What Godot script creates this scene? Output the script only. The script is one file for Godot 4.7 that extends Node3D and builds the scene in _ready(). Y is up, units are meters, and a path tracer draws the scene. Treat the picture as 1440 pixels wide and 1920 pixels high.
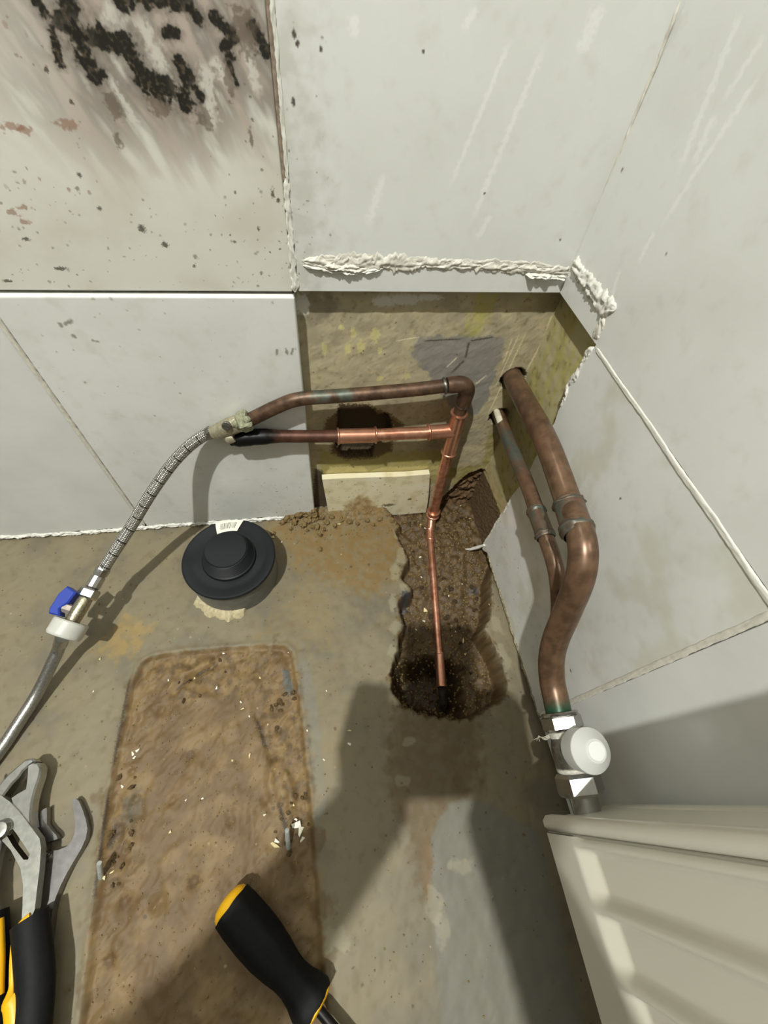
extends Node3D

# ---------------------------------------------------------------- mesh builder
class MB:
	var v := PackedVector3Array()
	var uv := PackedVector2Array()
	var c := PackedColorArray()
	var t := PackedInt32Array()

	func vert(p: Vector3, u := Vector2.ZERO, col := Color.WHITE) -> int:
		v.append(p)
		uv.append(u)
		c.append(col)
		return v.size() - 1

	func tri(a: int, b: int, d: int) -> void:
		t.append(a)
		t.append(b)
		t.append(d)

	func quad(a: int, b: int, d: int, e: int) -> void:
		tri(a, b, d)
		tri(a, d, e)

	# Faces run counter-clockwise here and are turned for Godot when written out. Corners sharper than «crease» stay sharp.
	func mesh(material: Material, crease := 40.0) -> ArrayMesh:
		var n := t.size() / 3
		var fn := PackedVector3Array()
		fn.resize(n)
		for i in n:
			fn[i] = (v[t[i * 3 + 1]] - v[t[i * 3]]).cross(v[t[i * 3 + 2]] - v[t[i * 3]])
		var a := []
		a.resize(Mesh.ARRAY_MAX)
		if crease >= 180.0:
			var vn := PackedVector3Array()
			vn.resize(v.size())
			for i in n:
				for k in 3:
					vn[t[i * 3 + k]] += fn[i]
			for i in vn.size():
				vn[i] = vn[i].normalized()
			var idx := PackedInt32Array()
			idx.resize(t.size())
			for i in n:
				idx[i * 3] = t[i * 3]
				idx[i * 3 + 1] = t[i * 3 + 2]
				idx[i * 3 + 2] = t[i * 3 + 1]
			a[Mesh.ARRAY_VERTEX] = v
			a[Mesh.ARRAY_NORMAL] = vn
			a[Mesh.ARRAY_TEX_UV] = uv
			a[Mesh.ARRAY_COLOR] = c
			a[Mesh.ARRAY_INDEX] = idx
		else:
			var near := []
			near.resize(v.size())
			for i in n:
				for k in 3:
					if near[t[i * 3 + k]] == null:
						near[t[i * 3 + k]] = PackedInt32Array()
					near[t[i * 3 + k]].append(i)
			var least := cos(deg_to_rad(crease))
			var ov := PackedVector3Array()
			var on := PackedVector3Array()
			var ou := PackedVector2Array()
			var oc := PackedColorArray()
			for i in n:
				var me := fn[i].normalized()
				if me == Vector3.ZERO:
					continue
				for k in [0, 2, 1]:
					var w: int = t[i * 3 + k]
					var s := Vector3.ZERO
					for j in near[w]:
						if fn[j].normalized().dot(me) >= least:
							s += fn[j]
					ov.append(v[w])
					on.append(s.normalized() if s.length_squared() > 0.0 else me)
					ou.append(uv[w])
					oc.append(c[w])
			a[Mesh.ARRAY_VERTEX] = ov
			a[Mesh.ARRAY_NORMAL] = on
			a[Mesh.ARRAY_TEX_UV] = ou
			a[Mesh.ARRAY_COLOR] = oc
		var m := ArrayMesh.new()
		m.add_surface_from_arrays(Mesh.PRIMITIVE_TRIANGLES, a)
		m.surface_set_material(0, material)
		return m

	# a round bar along points; rad: number or list; col: Color or Callable(point, share of length)
	func tube(pts: Array, rad, segs := 20, col = Color.WHITE, caps := true, flat := 1.0, flat_axis := Vector3.UP) -> MB:
		var n := pts.size()
		var up := Vector3.UP
		var first: Vector3 = (pts[1] - pts[0]).normalized()
		if absf(first.dot(up)) > 0.9:
			up = Vector3.RIGHT
		var side := first.cross(up).normalized()
		var run := 0.0
		var rings := []
		for i in n:
			var d: Vector3 = (pts[mini(i + 1, n - 1)] - pts[maxi(i - 1, 0)]).normalized()
			side = (side - d * side.dot(d)).normalized()
			var other := d.cross(side)
			if i > 0:
				run += pts[i].distance_to(pts[i - 1])
			var r: float = rad[i] if rad is Array else rad
			var ring := PackedInt32Array()
			for k in segs:
				var g := TAU * k / segs
				var off := (side * cos(g) + other * sin(g)) * r
				if flat != 1.0:
					off -= flat_axis * off.dot(flat_axis) * (1.0 - flat)
				var p: Vector3 = pts[i] + off
				var cc: Color = col.call(p, float(i) / (n - 1)) if col is Callable else col
				ring.append(vert(p, Vector2(float(k) / segs, run), cc))
			rings.append(ring)
		for i in n - 1:
			for k in segs:
				var k2 := (k + 1) % segs
				quad(rings[i][k], rings[i][k2], rings[i + 1][k2], rings[i + 1][k])
		if caps:
			for e in [0, n - 1]:
				var cc: Color = col.call(pts[e], float(e) / (n - 1)) if col is Callable else col
				var m := vert(pts[e], Vector2.ZERO, cc)
				for k in segs:
					if e == 0:
						tri(m, rings[e][(k + 1) % segs], rings[e][k])
					else:
						tri(m, rings[e][k], rings[e][(k + 1) % segs])
		return self

	# profile of (radius, height) turned about the y axis of xf, bottom to top
	func lathe(profile: Array, segs: int, xf := Transform3D(), col := Color.WHITE, turn := 0.0) -> MB:
		var rings := []
		for q in profile:
			var ring := PackedInt32Array()
			if q.x <= 0.0:
				ring.append(vert(xf * Vector3(0, q.y, 0), Vector2.ZERO, col))
			else:
				for k in segs:
					var g := TAU * k / segs + turn
					ring.append(vert(xf * Vector3(cos(g) * q.x, q.y, -sin(g) * q.x), Vector2(float(k) / segs, q.y), col))
			rings.append(ring)
		for i in rings.size() - 1:
			var a: PackedInt32Array = rings[i]
			var b: PackedInt32Array = rings[i + 1]
			for k in segs:
				var k2 := (k + 1) % segs
				if a.size() == 1 and b.size() > 1:
					tri(a[0], b[k2], b[k])
				elif b.size() == 1 and a.size() > 1:
					tri(a[k], a[k2], b[0])
				elif a.size() > 1:
					quad(a[k], a[k2], b[k2], b[k])
		return self

	# box with chamfered edges; uv runs over the face across the thinnest side
	func box(lo: Vector3, hi: Vector3, bev := 0.001, xf := Transform3D()) -> MB:
		var mid := (lo + hi) / 2.0
		var h := (hi - lo) / 2.0
		var thin := 0
		if h.y < h.x and h.y < h.z:
			thin = 1
		elif h.z < h.x and h.z <= h.y:
			thin = 2
		var id := {}
		for sx in [-1, 1]:
			for sy in [-1, 1]:
				for sz in [-1, 1]:
					for ax in 3:
						var q := Vector3(sx, sy, sz) * (h - Vector3.ONE * bev)
						q[ax] = Vector3(sx, sy, sz)[ax] * h[ax]
						var w := (q / h + Vector3.ONE) / 2.0
						var u := Vector2(w.x, 1.0 - w.y) if thin == 2 else Vector2(w.z, 1.0 - w.y) if thin == 0 else Vector2(w.x, w.z)
						id[[sx, sy, sz, ax]] = vert(xf * (mid + q), u)
		for ax in 3:
			var b := (ax + 1) % 3
			var d := (ax + 2) % 3
			for s in [-1, 1]:
				var f := []
				for g in [[-1, -1], [1, -1], [1, 1], [-1, 1]]:
					var k := [0, 0, 0, ax]
					k[ax] = s
					k[b] = g[0]
					k[d] = g[1]
					f.append(id[k])
				if s > 0:
					quad(f[0], f[1], f[2], f[3])
				else:
					quad(f[3], f[2], f[1], f[0])
				# the chamfer between the faces across ax and b, at this side of ax
				for s2 in [-1, 1]:
					var e := []
					for g in [[ax, -1], [b, -1], [b, 1], [ax, 1]]:
						var k := [0, 0, 0, g[0]]
						k[ax] = s
						k[b] = s2
						k[d] = g[1]
						e.append(id[k])
					if s * s2 > 0:
						quad(e[0], e[1], e[2], e[3])
					else:
						quad(e[3], e[2], e[1], e[0])
		for sx in [-1, 1]:
			for sy in [-1, 1]:
				for sz in [-1, 1]:
					var e := [id[[sx, sy, sz, 0]], id[[sx, sy, sz, 1]], id[[sx, sy, sz, 2]]]
					if sx * sy * sz > 0:
						tri(e[0], e[1], e[2])
					else:
						tri(e[2], e[1], e[0])
		return self

	# a flat outline given height: outline lies in the (x, y) plane of xf, thickness along its z; bev rounds the upper rim
	func prism(outline: PackedVector2Array, deep: float, xf := Transform3D(), bev := 0.0, col := Color.WHITE, box2 := Rect2()) -> MB:
		var poly := outline
		if Geometry2D.is_polygon_clockwise(poly):
			poly = poly.duplicate()
			poly.reverse()
		var inner := poly
		if bev > 0.0:
			var o := Geometry2D.offset_polygon(poly, -bev, Geometry2D.JOIN_MITER)
			if o.size() == 1 and o[0].size() == poly.size():
				# pair every point with the nearest of the shrunk outline
				var best := 0
				for k in poly.size():
					if o[0][k].distance_to(poly[0]) < o[0][best].distance_to(poly[0]):
						best = k
				inner = PackedVector2Array()
				for k in poly.size():
					inner.append(o[0][(best + k) % poly.size()])
		var n := poly.size()
		var u := func(q: Vector2) -> Vector2:
			return (q - box2.position) / box2.size * Vector2(1, -1) + Vector2(0, 1) if box2.has_area() else q
		var lo := PackedInt32Array()
		var up := PackedInt32Array()
		var top := PackedInt32Array()
		for k in n:
			lo.append(vert(xf * Vector3(poly[k].x, poly[k].y, 0), u.call(poly[k]), col))
		for k in n:
			up.append(vert(xf * Vector3(poly[k].x, poly[k].y, deep - bev), u.call(poly[k]), col))
		for k in n:
			top.append(vert(xf * Vector3(inner[k].x, inner[k].y, deep), u.call(inner[k]), col))
		for k in n:
			var k2 := (k + 1) % n
			quad(lo[k], lo[k2], up[k2], up[k])
			if bev > 0.0:
				quad(up[k], up[k2], top[k2], top[k])
		var ti := Geometry2D.triangulate_polygon(inner)
		var use := top if bev > 0.0 else up
		for k in ti.size() / 3:
			var a := ti[k * 3]
			var b := ti[k * 3 + 1]
			var d := ti[k * 3 + 2]
			if (inner[b] - inner[a]).cross(inner[d] - inner[a]) < 0.0:
				var s := b
				b = d
				d = s
			tri(use[a], use[b], use[d])
			tri(lo[d], lo[b], lo[a])
		return self

	# rows x columns of points from at(i, j); uv from 0 to 1; faces towards (along i) x (along j)
	func grid(ni: int, nj: int, at: Callable, col = Color.WHITE) -> MB:
		var first := v.size()
		for j in nj:
			for i in ni:
				var p: Vector3 = at.call(i, j)
				vert(p, Vector2(float(i) / (ni - 1), float(j) / (nj - 1)), col.call(p) if col is Callable else col)
		for j in nj - 1:
			for i in ni - 1:
				var k := first + j * ni + i
				quad(k, k + 1, k + ni + 1, k + ni)
		return self

	# a rough stone or clod
	func lump(size: Vector3, seed_: int, rough: float, rings := 7, segs := 10, at := Transform3D(), col := Color.WHITE) -> MB:
		var f := FastNoiseLite.new()
		f.seed = seed_
		f.frequency = 0.9
		var rows := []
		for i in rings + 1:
			var th := PI * i / rings
			var row := PackedInt32Array()
			for k in (1 if i == 0 or i == rings else segs):
				var d := Vector3(sin(th) * cos(TAU * k / segs), -cos(th), sin(th) * sin(TAU * k / segs))
				var r := 1.0 + rough * f.get_noise_3dv(d * 1.7) + rough * 0.5 * f.get_noise_3dv(d * 4.0 + Vector3(9, 3, 1))
				row.append(vert(at * (d * size * r), Vector2.ZERO, col))
			rows.append(row)
		for i in rings:
			var a: PackedInt32Array = rows[i]
			var b: PackedInt32Array = rows[i + 1]
			for k in segs:
				var k2 := (k + 1) % segs
				if a.size() == 1:
					tri(a[0], b[k], b[k2])
				elif b.size() == 1:
					tri(a[k2], a[k], b[0])
				else:
					quad(a[k2], a[k], b[k], b[k2])
		return self


# ---------------------------------------------------------------- helpers
var names := {}
var mats := {}
var noise_a := noise(11, 60.0)
var noise_b := noise(23, 220.0)
var noise_c := noise(37, 14.0)
var noise_d := noise(41, 700.0)


func noise(seed_: int, freq: float, octaves := 4) -> FastNoiseLite:
	var f := FastNoiseLite.new()
	f.noise_type = FastNoiseLite.TYPE_SIMPLEX_SMOOTH
	f.seed = seed_
	f.frequency = freq
	f.fractal_octaves = octaves
	return f


func C(r: int, g: int, b: int) -> Color:
	return Color(r / 255.0, g / 255.0, b / 255.0)


func L(r: int, g: int, b: int) -> Color:
	return C(r, g, b).srgb_to_linear()


func numbered(called: String) -> String:
	var k: int = names.get(called, 0)
	names[called] = k + 1
	return called if k == 0 else "%s_%03d" % [called, k]


func obj(called: String, mesh: Mesh, parent: Node = self, label := "") -> MeshInstance3D:
	var o := MeshInstance3D.new()
	o.name = numbered(called) if parent == self else called
	o.mesh = mesh
	if label:
		o.set_meta("label", label)
	parent.add_child(o, true)
	return o


func piece(called: String, mesh: Mesh, parent: Node, label := "") -> MeshInstance3D:
	var k := 0
	for ch in parent.get_children():
		if ch.name == called or ch.name.begins_with(called + "_0"):
			k += 1
	var o := MeshInstance3D.new()
	o.name = called if k == 0 else "%s_%03d" % [called, k]
	o.mesh = mesh
	if label:
		o.set_meta("label", label)
	parent.add_child(o, true)
	return o


func thing(called: String, label: String, category: String, at := Vector3.ZERO, group := "") -> Node3D:
	var o := Node3D.new()
	o.name = numbered(called)
	add_child(o)
	o.position = at
	tag(o, label, category, group)
	return o


func tag(o: Node, label: String, category: String, group := "") -> void:
	o.set_meta("label", label)
	o.set_meta("category", category)
	if group:
		o.set_meta("group", group)


func struct(called: String, mesh: Mesh, label: String) -> MeshInstance3D:
	var o := obj(called, mesh)
	o.set_meta("kind", "structure")
	o.set_meta("label", label)
	return o


func mat(col: Color, rough := 0.6, metal := 0.0, vertex := false) -> StandardMaterial3D:
	var m := StandardMaterial3D.new()
	m.albedo_color = col
	m.roughness = rough
	m.metallic = metal
	m.vertex_color_use_as_albedo = vertex
	return m


# fine colour mottling over a plain colour, in metres
func mottled(col: Color, rough: float, metal: float, amount: float, per_metre: float, seed_: int, vertex := false, bump := 0.0) -> StandardMaterial3D:
	var m := mat(col, rough, metal, vertex)
	var key := "mottle%d_%d" % [seed_, int(amount * 100)]
	if not mats.has(key):
		var f := noise(seed_, 0.02, 5)
		var im := f.get_seamless_image(192, 192)
		im.convert(Image.FORMAT_RGB8)
		for y in 192:
			for x in 192:
				var g := 1.0 - amount * (1.0 - im.get_pixel(x, y).r)
				im.set_pixel(x, y, Color(g, g, g))
		mats[key] = ImageTexture.create_from_image(im)
	m.albedo_texture = mats[key]
	m.uv1_triplanar = true
	m.uv1_world_triplanar = true
	m.uv1_scale = Vector3.ONE * per_metre
	if bump > 0.0:
		m.heightmap_enabled = true
		m.heightmap_texture = mats[key]
		m.heightmap_scale = bump
	return m


func spline(pts: Array, per := 8) -> Array:
	var out := []
	var n := pts.size()
	for i in n - 1:
		for k in per:
			out.append((pts[i] as Vector3).cubic_interpolate(pts[i + 1], pts[maxi(i - 1, 0)], pts[mini(i + 2, n - 1)], float(k) / per))
	out.append(pts[n - 1])
	return out


func even(pts: Array, step := 0.002) -> Array:
	var out := [pts[0]]
	for i in pts.size() - 1:
		var d: float = (pts[i + 1] as Vector3).distance_to(pts[i])
		var k := maxi(1, int(ceil(d / step)))
		for j in k:
			out.append((pts[i] as Vector3).lerp(pts[i + 1], float(j + 1) / k))
	return out


# a frame at p whose y axis runs along d
func along(p: Vector3, d: Vector3, hint := Vector3.UP) -> Transform3D:
	var y := d.normalized()
	var x := y.cross(hint)
	if x.length() < 0.05:
		x = y.cross(Vector3.RIGHT)
	x = x.normalized()
	return Transform3D(Basis(x, y, x.cross(y)), p)


# distance to the outline, negative inside
func away(poly: PackedVector2Array, p: Vector2) -> float:
	var d := 1e9
	var inside := false
	var n := poly.size()
	var a := poly[n - 1]
	for i in n:
		var b := poly[i]
		var e := b - a
		var w := p - a
		d = minf(d, (w - e * clampf(w.dot(e) / e.length_squared(), 0.0, 1.0)).length_squared())
		if (a.y > p.y) != (b.y > p.y) and p.x < a.x + e.x * (p.y - a.y) / e.y:
			inside = not inside
		a = b
	return -sqrt(d) if inside else sqrt(d)


func bounds(poly: PackedVector2Array, more: float) -> Rect2:
	var r := Rect2(poly[0], Vector2.ZERO)
	for q in poly:
		r = r.expand(q)
	return r.grow(more)


# ---------------------------------------------------------------- painting: an image that covers a rectangle of a surface
class Canvas:
	var img: Image
	var area: Rect2
	var w: int
	var h: int

	func _init(a: Rect2, step: float, base: Color) -> void:
		area = a
		w = int(ceil(a.size.x / step))
		h = int(ceil(a.size.y / step))
		img = Image.create_empty(w, h, false, Image.FORMAT_RGB8)
		img.fill(base)

	# row 0 is the top (largest y) of a wall, or the smallest z of a floor: flip says which
	var flip := true

	func at(x: int, y: int) -> Vector2:
		var g := Vector2((x + 0.5) / w, (y + 0.5) / h)
		if flip:
			g.y = 1.0 - g.y
		return area.position + g * area.size

	func window(r: Rect2) -> Rect2i:
		var a := (r.position - area.position) / area.size
		var b := (r.end - area.position) / area.size
		if flip:
			var s := 1.0 - a.y
			a.y = 1.0 - b.y
			b.y = s
		var lo := Vector2i(clampi(int(a.x * w), 0, w), clampi(int(a.y * h), 0, h))
		var hi := Vector2i(clampi(int(b.x * w) + 1, 0, w), clampi(int(b.y * h) + 1, 0, h))
		return Rect2i(lo, hi - lo)

	# mottle the whole canvas towards col
	func mottle(col: Color, f: FastNoiseLite, lo: float, hi: float, most: float) -> void:
		for y in h:
			for x in w:
				var p := at(x, y)
				var k := smoothstep(lo, hi, f.get_noise_2d(p.x, p.y)) * most
				if k > 0.003:
					img.set_pixel(x, y, img.get_pixel(x, y).lerp(col, k))

	# an outline filled with col; soft: width of its edge; rag: how far noise moves the edge; hole: share taken away by noise
	func shape(poly: PackedVector2Array, col: Color, most: float, soft: float, rag: float, f: FastNoiseLite, owner_: Object, patchy := 0.0) -> void:
		var win := window(owner_.bounds(poly, soft + rag))
		for y in range(win.position.y, win.end.y):
			for x in range(win.position.x, win.end.x):
				var p := at(x, y)
				var n := f.get_noise_2d(p.x, p.y)
				var k := (1.0 - smoothstep(-soft, soft, owner_.away(poly, p) + n * rag)) * most
				if patchy > 0.0:
					k *= 1.0 - patchy * smoothstep(-0.25, 0.35, f.get_noise_2d(p.x + 3.1, p.y - 1.7))
				if k > 0.003:
					img.set_pixel(x, y, img.get_pixel(x, y).lerp(col, k))

	# an oval blot
	func blot(m: Vector2, r: Vector2, col: Color, most: float, rag: float, f: FastNoiseLite, turn := 0.0) -> void:
		var big := maxf(r.x, r.y) * (1.2 + rag)
		var win := window(Rect2(m - Vector2.ONE * big, Vector2.ONE * big * 2.0))
		for y in range(win.position.y, win.end.y):
			for x in range(win.position.x, win.end.x):
				var p := at(x, y)
				var d := ((p - m).rotated(-turn) / r).length() + f.get_noise_2d(p.x, p.y) * rag
				var k := (1.0 - smoothstep(0.55, 1.0, d)) * most
				if k > 0.003:
					img.set_pixel(x, y, img.get_pixel(x, y).lerp(col, k))

	# a wiped streak from a to b
	func streak(a: Vector2, b: Vector2, wide: float, col: Color, most: float, f: FastNoiseLite) -> void:
		var r := Rect2(a, Vector2.ZERO).expand(b).grow(wide * 2.0)
		var win := window(r)
		var e := b - a
		for y in range(win.position.y, win.end.y):
			for x in range(win.position.x, win.end.x):
				var p := at(x, y)
				var g := clampf((p - a).dot(e) / e.length_squared(), 0.0, 1.0)
				var d := (p - a - e * g).length() / wide + f.get_noise_2d(p.x, p.y) * 0.8
				var k := (1.0 - smoothstep(0.2, 1.0, d)) * most * smoothstep(0.0, 0.15, g) * smoothstep(1.0, 0.75, g)
				if k > 0.003:
					img.set_pixel(x, y, img.get_pixel(x, y).lerp(col, k))

	func material(rough := 0.7) -> StandardMaterial3D:
		var m := StandardMaterial3D.new()
		m.albedo_texture = ImageTexture.create_from_image(img)
		m.roughness = rough
		m.texture_repeat = false
		return m


# ---------------------------------------------------------------- building blocks of this place
func tile(parent: Node, lo: Vector3, hi: Vector3, material: Material, bev := 0.0012) -> MeshInstance3D:
	return piece("tile", MB.new().box(lo, hi, bev).mesh(material, 50), parent)


# a rough bead smeared along points on a wall; out: the wall's outward direction
func smear(pts: Array, half: Array, thick: float, out: Vector3, material: Material, seed_: int, step := 0.0012, rag := 0.5) -> ArrayMesh:
	var line := []
	var wide := []
	for i in pts.size() - 1:
		var k := maxi(1, int((pts[i + 1] as Vector3).distance_to(pts[i]) / step))
		for j in k:
			line.append((pts[i] as Vector3).lerp(pts[i + 1], float(j) / k))
			wide.append(lerpf(half[i], half[i + 1], float(j) / k))
	line.append(pts[-1])
	wide.append(half[-1])
	var f := noise(seed_, 130.0)
	var g := noise(seed_ + 1, 400.0, 2)
	var n := line.size()
	var rows := 11
	var m := MB.new()
	var at := func(i: int, j: int) -> Vector3:
		var d: Vector3 = (line[mini(i + 1, n - 1)] - line[maxi(i - 1, 0)]).normalized()
		var across := out.cross(d).normalized()
		var s := (float(j) / (rows - 1)) * 2.0 - 1.0
		var run := i * step
		var edge := 1.0 + rag * (f.get_noise_2d(run * 0.55, 4.0 if s > 0 else 1.0) * 1.5 + 0.55 * g.get_noise_2d(run * 0.8, 4.0 if s > 0 else 1.0))
		var fade := smoothstep(0.0, 3.0, minf(i, n - 1 - i))
		var off: float = s * wide[i] * maxf(0.15, edge) * lerpf(0.2, 1.0, fade)
		var body := 0.75 + 1.2 * f.get_noise_2d(run * 0.45, off * 2.4 + 3.0) + 0.3 * g.get_noise_2d(run * 0.4, off * 1.4)
		var high: float = (1.0 - pow(absf(s), 3.5)) * thick * fade * lerpf(1.0, body, minf(1.0, rag * 2.2))
		return line[i] + across * off + out * (maxf(high, 0.00015) if absf(s) < 0.99 else -0.0004)
	m.grid(n, rows, at)
	return m.mesh(material, 180)


func patina(base: Color, dark: Color, green: Color, how_green: float) -> Callable:
	return func(p: Vector3, _s: float) -> Color:
		var c := base.lerp(dark, smoothstep(-0.4, 0.5, noise_a.get_noise_3dv(p) + 0.5 * noise_b.get_noise_3dv(p)))
		return c.lerp(green, smoothstep(0.55 - how_green, 0.8 - how_green, noise_a.get_noise_3dv(p * 0.7 + Vector3(5, 2, 8)) + 0.4 * noise_b.get_noise_3dv(p)) * 0.8)


# a solder fitting: a sleeve with a bead at each end given
func sleeve(a: Vector3, b: Vector3, r: float, bead: float, material: Material, col, ends := 3) -> ArrayMesh:
	var m := MB.new()
	var d := (b - a).normalized()
	var n := a.distance_to(b)
	var pts := []
	var rad := []
	var stops := []
	if ends & 1:
		stops += [[0.0, r * 0.9], [0.0003, bead * 0.96], [0.0011, bead], [0.0021, bead * 0.98], [0.0030, r]]
	else:
		stops += [[0.0, r]]
	if ends & 2:
		stops += [[n - 0.0030, r], [n - 0.0021, bead * 0.98], [n - 0.0011, bead], [n - 0.0003, bead * 0.96], [n, r * 0.9]]
	else:
		stops += [[n, r]]
	for s in stops:
		pts.append(a + d * s[0])
		rad.append(s[1])
	m.tube(pts, rad, 28, col)
	return m.mesh(material, 50)


func hexnut(parent: Node, called: String, at: Vector3, dir: Vector3, r: float, high: float, material: Material, turn := 0.0, hole := 0.0, hint := Vector3.UP) -> MeshInstance3D:
	var m := MB.new()
	var cut := high * 0.16
	m.lathe([Vector2(0, 0), Vector2(r * 0.88, 0), Vector2(r, cut), Vector2(r, high - cut), Vector2(r * 0.88, high), Vector2(0, high)], 6, along(at, dir, hint), Color.WHITE, turn)
	return piece(called, m.mesh(material, 25), parent)


# lumps of old solder round a pipe
func solder(parent: Node, p: Vector3, q: Vector3, r: float, col) -> void:
	var m := MB.new()
	var d := (q - p).normalized()
	var x := along(p, d)
	var n := p.distance_to(q)
	var rings := []
	for i in 11:
		var ring := []
		for k in 26:
			var g := TAU * k / 26
			var s := i / 10.0
			var dir := x.basis * Vector3(cos(g), 0, -sin(g))
			var e := p + d * n * s + dir * r
			var rr: float = r * 0.86 + r * 0.16 * sin(PI * s) * (1.0 + 1.1 * noise_b.get_noise_3dv(e + Vector3(0.3, 0.1, p.x))) + r * 0.05 * sin(s * 14.0 + 1.5 * cos(g))* sin(PI * s)
			ring.append(m.vert(p + d * n * s + dir * rr, Vector2.ZERO, col.call(e, s) if col is Callable else col))
		rings.append(ring)
	for i in 10:
		for k in 26:
			m.quad(rings[i][k], rings[i][(k + 1) % 26], rings[i + 1][(k + 1) % 26], rings[i + 1][k])
	piece("solder_ring", m.mesh(M.copper_old, 180), parent, "lumpy grey green solder ring")


# ---------------------------------------------------------------- the scene
var M := {}
var wall_back: MeshInstance3D
var wall_right: MeshInstance3D
var floor_: MeshInstance3D
var trench: PackedVector2Array
var pit: PackedVector2Array
var imprint: PackedVector2Array
var pits := []
var ridges := []


func _ready() -> void:
	var cam := Camera3D.new()
	cam.name = "camera"
	cam.position = Vector3(-0.2434, 0.551, 0.374)
	cam.rotation = Vector3(-0.9634, -0.2644, 0.145)
	cam.fov = 101.15
	cam.near = 0.01
	cam.current = true
	add_child(cam)
	var we := WorldEnvironment.new()
	we.name = "surroundings"
	var env := Environment.new()
	env.background_mode = Environment.BG_COLOR
	env.background_color = Color(0, 0, 0)
	env.tonemap_mode = Environment.TONE_MAPPER_LINEAR
	env.tonemap_exposure = 1.0
	env.sdfgi_enabled = true
	env.ssao_enabled = true
	env.ssil_enabled = true
	we.environment = env
	add_child(we)
	lamp()

	materials()
	build_back_wall()
	build_right_wall()
	build_room()
	build_floor()
	build_radiator()
	build_copper_run()
	build_radiator_pipes()
	build_radiator_valve()
	build_hoses()
	build_soil_pipe()
	build_screwdriver()
	build_wrench()
	build_pliers()
	build_bits()
	build_photographer()


func lamp() -> void:
	var at := Vector3(-0.79, 2.3, 0.88)
	var t := thing("ceiling_lamp", "white ceiling lamp with a small bright round bulb", "lamp", at + Vector3(0, 0.1, 0))
	obj("lamp_base", MB.new().lathe([Vector2(0, -0.012), Vector2(0.055, -0.012), Vector2(0.06, -0.006), Vector2(0.06, 0.0), Vector2(0, 0.0)], 32).mesh(mat(C(235, 235, 230), 0.4)), t)
	obj("lamp_holder", MB.new().lathe([Vector2(0.0, -0.075), Vector2(0.016, -0.075), Vector2(0.018, -0.06), Vector2(0.018, -0.012), Vector2(0, -0.012)], 24).mesh(mat(C(235, 235, 230), 0.4)), t)
	var glow := mat(C(255, 244, 226), 0.4)
	glow.emission_enabled = true
	glow.emission = C(255, 240, 218)
	glow.emission_energy_multiplier = 6.0
	var prof := []
	for i in 13:
		prof.append(Vector2(sin(PI * i / 12.0), -cos(PI * i / 12.0)) * 0.03 + Vector2(0, -0.1))
	obj("bulb", MB.new().lathe(prof, 24).mesh(glow), t)
	var o := OmniLight3D.new()
	o.name = "lamp_light"
	o.light_color = C(249, 250, 245)
	o.light_energy = 5.65
	o.light_size = 0.022
	o.omni_range = 8.0
	o.omni_attenuation = 2.0
	o.shadow_enabled = true
	o.position = Vector3(0, -0.1, 0)
	t.add_child(o)


func materials() -> void:
	M.tile = mottled(C(222, 223, 219), 0.22, 0.0, 0.05, 3.0, 5)
	M.grout = mottled(C(206, 203, 190), 0.85, 0.0, 0.25, 40.0, 6, false, 0.02)
	M.grout_tan = mottled(C(170, 152, 132), 0.9, 0.0, 0.3, 40.0, 7, false, 0.02)
	M.grout_grey = mottled(C(120, 112, 98), 0.9, 0.0, 0.3, 40.0, 7)
	M.bead = mottled(C(226, 222, 208), 0.55, 0.0, 0.14, 30.0, 8)
	M.bead_clean = mottled(C(228, 226, 216), 0.6, 0.0, 0.1, 30.0, 8)
	M.bead_dirty = mottled(C(196, 184, 146), 0.8, 0.0, 0.45, 60.0, 9)
	M.paint = mat(C(72, 70, 64), 0.85)
	M.copper = mottled(C(255, 255, 255), 0.3, 0.82, 0.12, 25.0, 12, true)
	M.copper_old = mottled(C(255, 255, 255), 0.46, 0.55, 0.25, 25.0, 12, true)
	M.copper_dull = mottled(C(255, 255, 255), 0.34, 0.45, 0.15, 25.0, 12, true)
	M.chrome = mottled(C(190, 189, 185), 0.27, 1.0, 0.12, 30.0, 13)
	M.chrome_dull = mottled(C(160, 156, 146), 0.36, 0.9, 0.35, 60.0, 14)
	M.steel = mottled(C(140, 137, 136), 0.3, 0.9, 0.12, 30.0, 15)
	M.black = mat(C(27, 29, 31), 0.42)
	M.black.metallic_specular = 0.3
	M.black_rubber = mottled(C(24, 25, 26), 0.62, 0.0, 0.3, 50.0, 16)
	M.black_rubber.metallic_specular = 0.3
	M.yellow = mat(C(232, 176, 20), 0.4)
	M.white_plastic = mat(C(190, 190, 182), 0.42)
	M.ptfe = mottled(C(222, 218, 204), 0.7, 0.0, 0.3, 80.0, 17, false, 0.05)
	M.radiator = mat(C(206, 202, 186), 0.32)


func oriented(x: Vector3, y: Vector3, o: Vector3) -> Transform3D:
	return Transform3D(Basis(x, y, x.cross(y)), o)


func tile_canvas(area: Rect2, seed_: int) -> Canvas:
	var cv := Canvas.new(area, 0.0008, C(222, 223, 218))
	cv.mottle(C(204, 204, 196), noise(seed_, 9.0), -0.3, 0.6, 0.3)
	cv.mottle(C(186, 182, 166), noise(seed_ + 1, 40.0, 5), 0.2, 0.7, 0.15)
	return cv


func streaks(cv: Canvas, list: Array, col: Color, most: float) -> void:
	for s in list:
		cv.streak(s[0], s[1], s[2], col, most, noise_b)


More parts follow.
